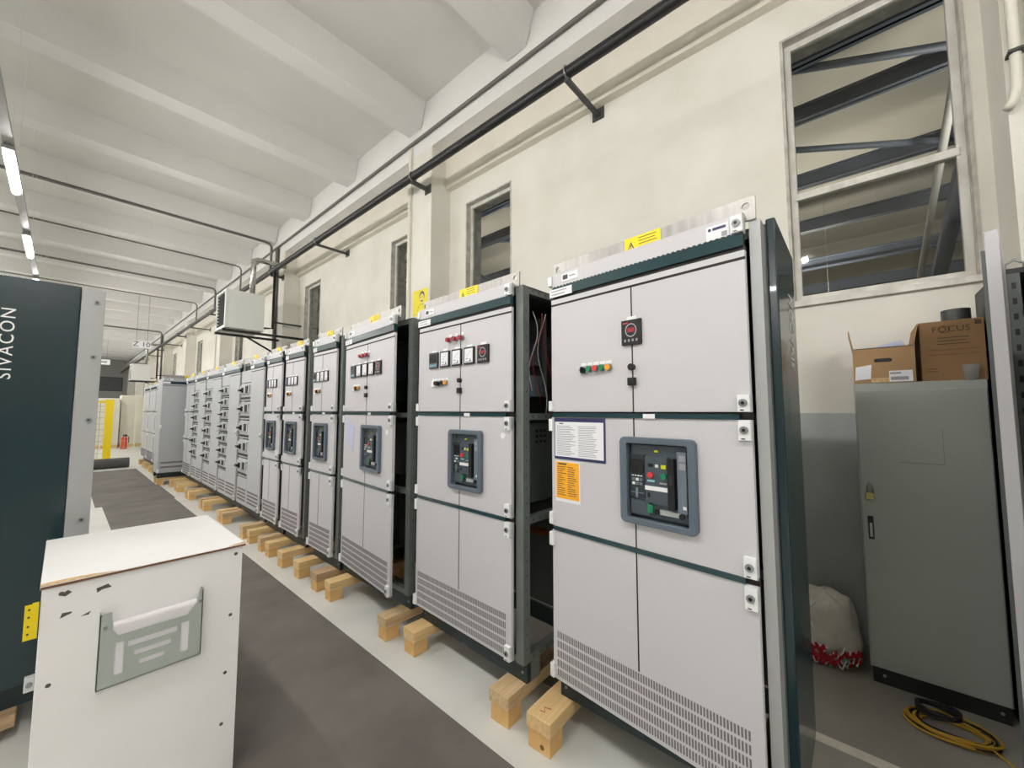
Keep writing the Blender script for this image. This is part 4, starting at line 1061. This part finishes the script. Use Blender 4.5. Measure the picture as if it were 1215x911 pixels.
# ------------------------------------------------------------------ unit heaters
def heater(x, y, z, label, sc=1.0):
    t = thing('unit_heater', label, 'heater', (x, y, z), 0, 'unit heaters on the wall')
    MB().box(.03, .70, 0, .75, 0, .82, 'heater').build('body', t, None, .01)
    MB().ring([(0, 0), (.75, 0), (.75, .82), (0, .82)], [(.05, .05), (.70, .05), (.70, .77), (.05, .77)], -.03, .03, 'heater', 'x').build('front_frame', t, None, .004)
    MB().box(.02, .029, .05, .70, .05, .77, 'black').build('louvre_back', t)
    for i in range(10):
        zz = .07 + .07 * i
        MB().add([(-.02, .05, zz + .03), (.02, .05, zz), (.02, .70, zz), (-.02, .70, zz + .03), (-.02, .05, zz + .036), (.02, .05, zz + .006), (.02, .70, zz + .006), (-.02, .70, zz + .036)], [(0, 1, 2, 3), (4, 7, 6, 5), (0, 4, 5, 1), (1, 5, 6, 2), (2, 6, 7, 3), (3, 7, 4, 0)], 'locker_dark').build('louvre_blade', t)
    for yy, xe in ((.06, 1.57), (.66, 1.22)):
        MB().box(-.05, xe, yy, yy + .05, -.07, -.02, 'pipe_black').build('support_arm', t)
    MB().tube([(.55, .68, -.05), (1.20, .68, -.40)], .022, 'pipe_black', 6).build('brace', t)
    MB().tube([(.55, .38, .82), (.55, .38, 4.98 - z), (.56, .38, 5.04 - z), (.62, .38, 5.08 - z), (1.22, .38, 5.08 - z)], .055, 'pipe_silver', 14).build('flue_pipe', t)
    MB().tube([(.95, .25, 4.865 - z), (.95, .25, .15), (.70, .25, .12)], .03, 'pipe_black', 8).build('gas_pipe', t)
    MB().tube([(.95, .25, .3), (1.57, .25, .3)], .02, 'pipe_black', 8).build('gas_pipe', t)
    return t
heater(2.15, 9.88, 3.36, 'white unit heater with dark louvres above the fuse switch cabinets')
heater(2.15, 27.28, 3.16, 'small looking white unit heater far down the wall')
for y, lab in ((11.0, 'grey riser pipe on the pilaster behind the near heater'), (28.4, 'grey riser pipe on the pilaster behind the far heater')):
    tag(MB().cyl((3.325, y - .25, 2.4), (3.325, y - .25, 5.66), .04, 'pipe_grey', 12).build('riser_pipe'), lab, 'pipe')

# ------------------------------------------------------------------ far end of the hall
t = thing('hanging_sign', 'white hanging sign with black letter and number under the ceiling', 'sign', (1.79, 20.0, 4.08))
MB().box(-.25, .25, 0, .015, -.13, .13, 'white_paper').build('panel', t)
text('sign_lettering', 'Z 10', .25, 'ink', t, Matrix.Translation((0, -.002, 0)) @ FRONT, .001)
for x in (-.15, .15): MB().cyl((x, .007, .13), (x, .007, CZ - 4.08), .004, 'ink', 5).build('suspension_wire', t)
t = thing('hanging_sign', 'smaller dim hanging sign far behind the lettered one', 'sign', (1.35, 34.0, 4.55))
MB().box(-.35, .35, 0, .015, -.16, .16, 'white_paper').build('panel', t)
MB().box(-.22, .22, -.002, 0, -.05, .05, 'ink_light').build('print', t)
for x in (-.2, .2): MB().cyl((x, .007, .16), (x, .007, CZ - 4.55), .004, 'ink', 5).build('suspension_wire', t)

t = thing('mesh_fence', 'wire mesh safety fence with a bright yellow post beyond the aisle', 'fence', (.93, 17.5, 0))
MB().box(-.09, .09, -.05, .05, 0, 1.95, 'fence_yellow').build('post', t)
MB().box(-1.9, -.09, -.02, .02, 1.85, 1.91, 'fence_yellow').build('top_rail', t)
MB().box(-1.9, -.09, -.02, .02, .08, .14, 'fence_yellow').build('bottom_rail', t)
mb = MB()
for i in range(12): mb.box(-1.85 + i * .15, -1.842 + i * .15, -.004, .004, .14, 1.85, 'fence_mesh')
for i in range(9): mb.box(-1.9, -.09, -.004, .004, .3 + i * .18, .308 + i * .18, 'fence_mesh')
o = mb.build('wire_mesh', t); o['kind'] = 'stuff'
t = thing('mesh_fence', 'pale wire mesh cage around the white stacked goods at the far end', 'fence', (1.0, 22.8, 0))
for x in (0, 1.0): MB().box(x - .02, x + .02, -.02, .02, 0, 2.0, 'pallet_white').build('post', t)
mb = MB()
for i in range(20): mb.box(i * .1, i * .1 + .008, -.004, .004, .1, 2.0, 'pallet_white')
for i in range(8): mb.box(0, 2.0, -.004, .004, .1 + i * .27, .108 + i * .27, 'pallet_white')
o = mb.build('wire_mesh', t); o['kind'] = 'stuff'
for x, wd, h, y, lab in ((.55, 1.05, 2.15, 24.2, 'tall cream crate at the far left end of the aisle'), (1.66, 1.15, 2.3, 24.6, 'tall cream crate beside the far cabinets')):
    t = thing('tall_crate', lab, 'crate', (x, y, 0), 0, 'cream crates at the far end')
    MB().box(0, wd, 0, .9, .14, h, 'pallet_white').build('body', t, None, .01)
    for g in range(3): MB().box(0, wd, .02 + g * .38, .12 + g * .38, 0, .14, 'wood').build('pallet_runner', t)
    MB().box(wd * .48, wd * .52, -.012, 0, .2, h - .05, 'trim_paint').build('batten_strip', t)
t = thing('fire_extinguisher', 'orange red fire extinguisher standing before the far crates', 'extinguisher', (1.75, 23.5, 0))
MB().cyl((0, 0, 0), (0, 0, .45), .11, 'extinguisher', 16).cyl((0, 0, .45), (0, 0, .52), .11, 'extinguisher', 16, .04).build('cylinder', t)
MB().box(-.04, .08, -.02, .02, .52, .60, 'black').build('valve', t)
MB().tube([(.07, 0, .55), (.14, 0, .48), (.14, 0, .25)], .015, 'black', 6).build('hose', t)
tag(MB().box(-.6, 1.5, 40.0, 40.6, 0, 3.0, 'locker_dark').build('dark_rack', None, None, .02), 'dark tall rack standing far behind the crates', 'rack')
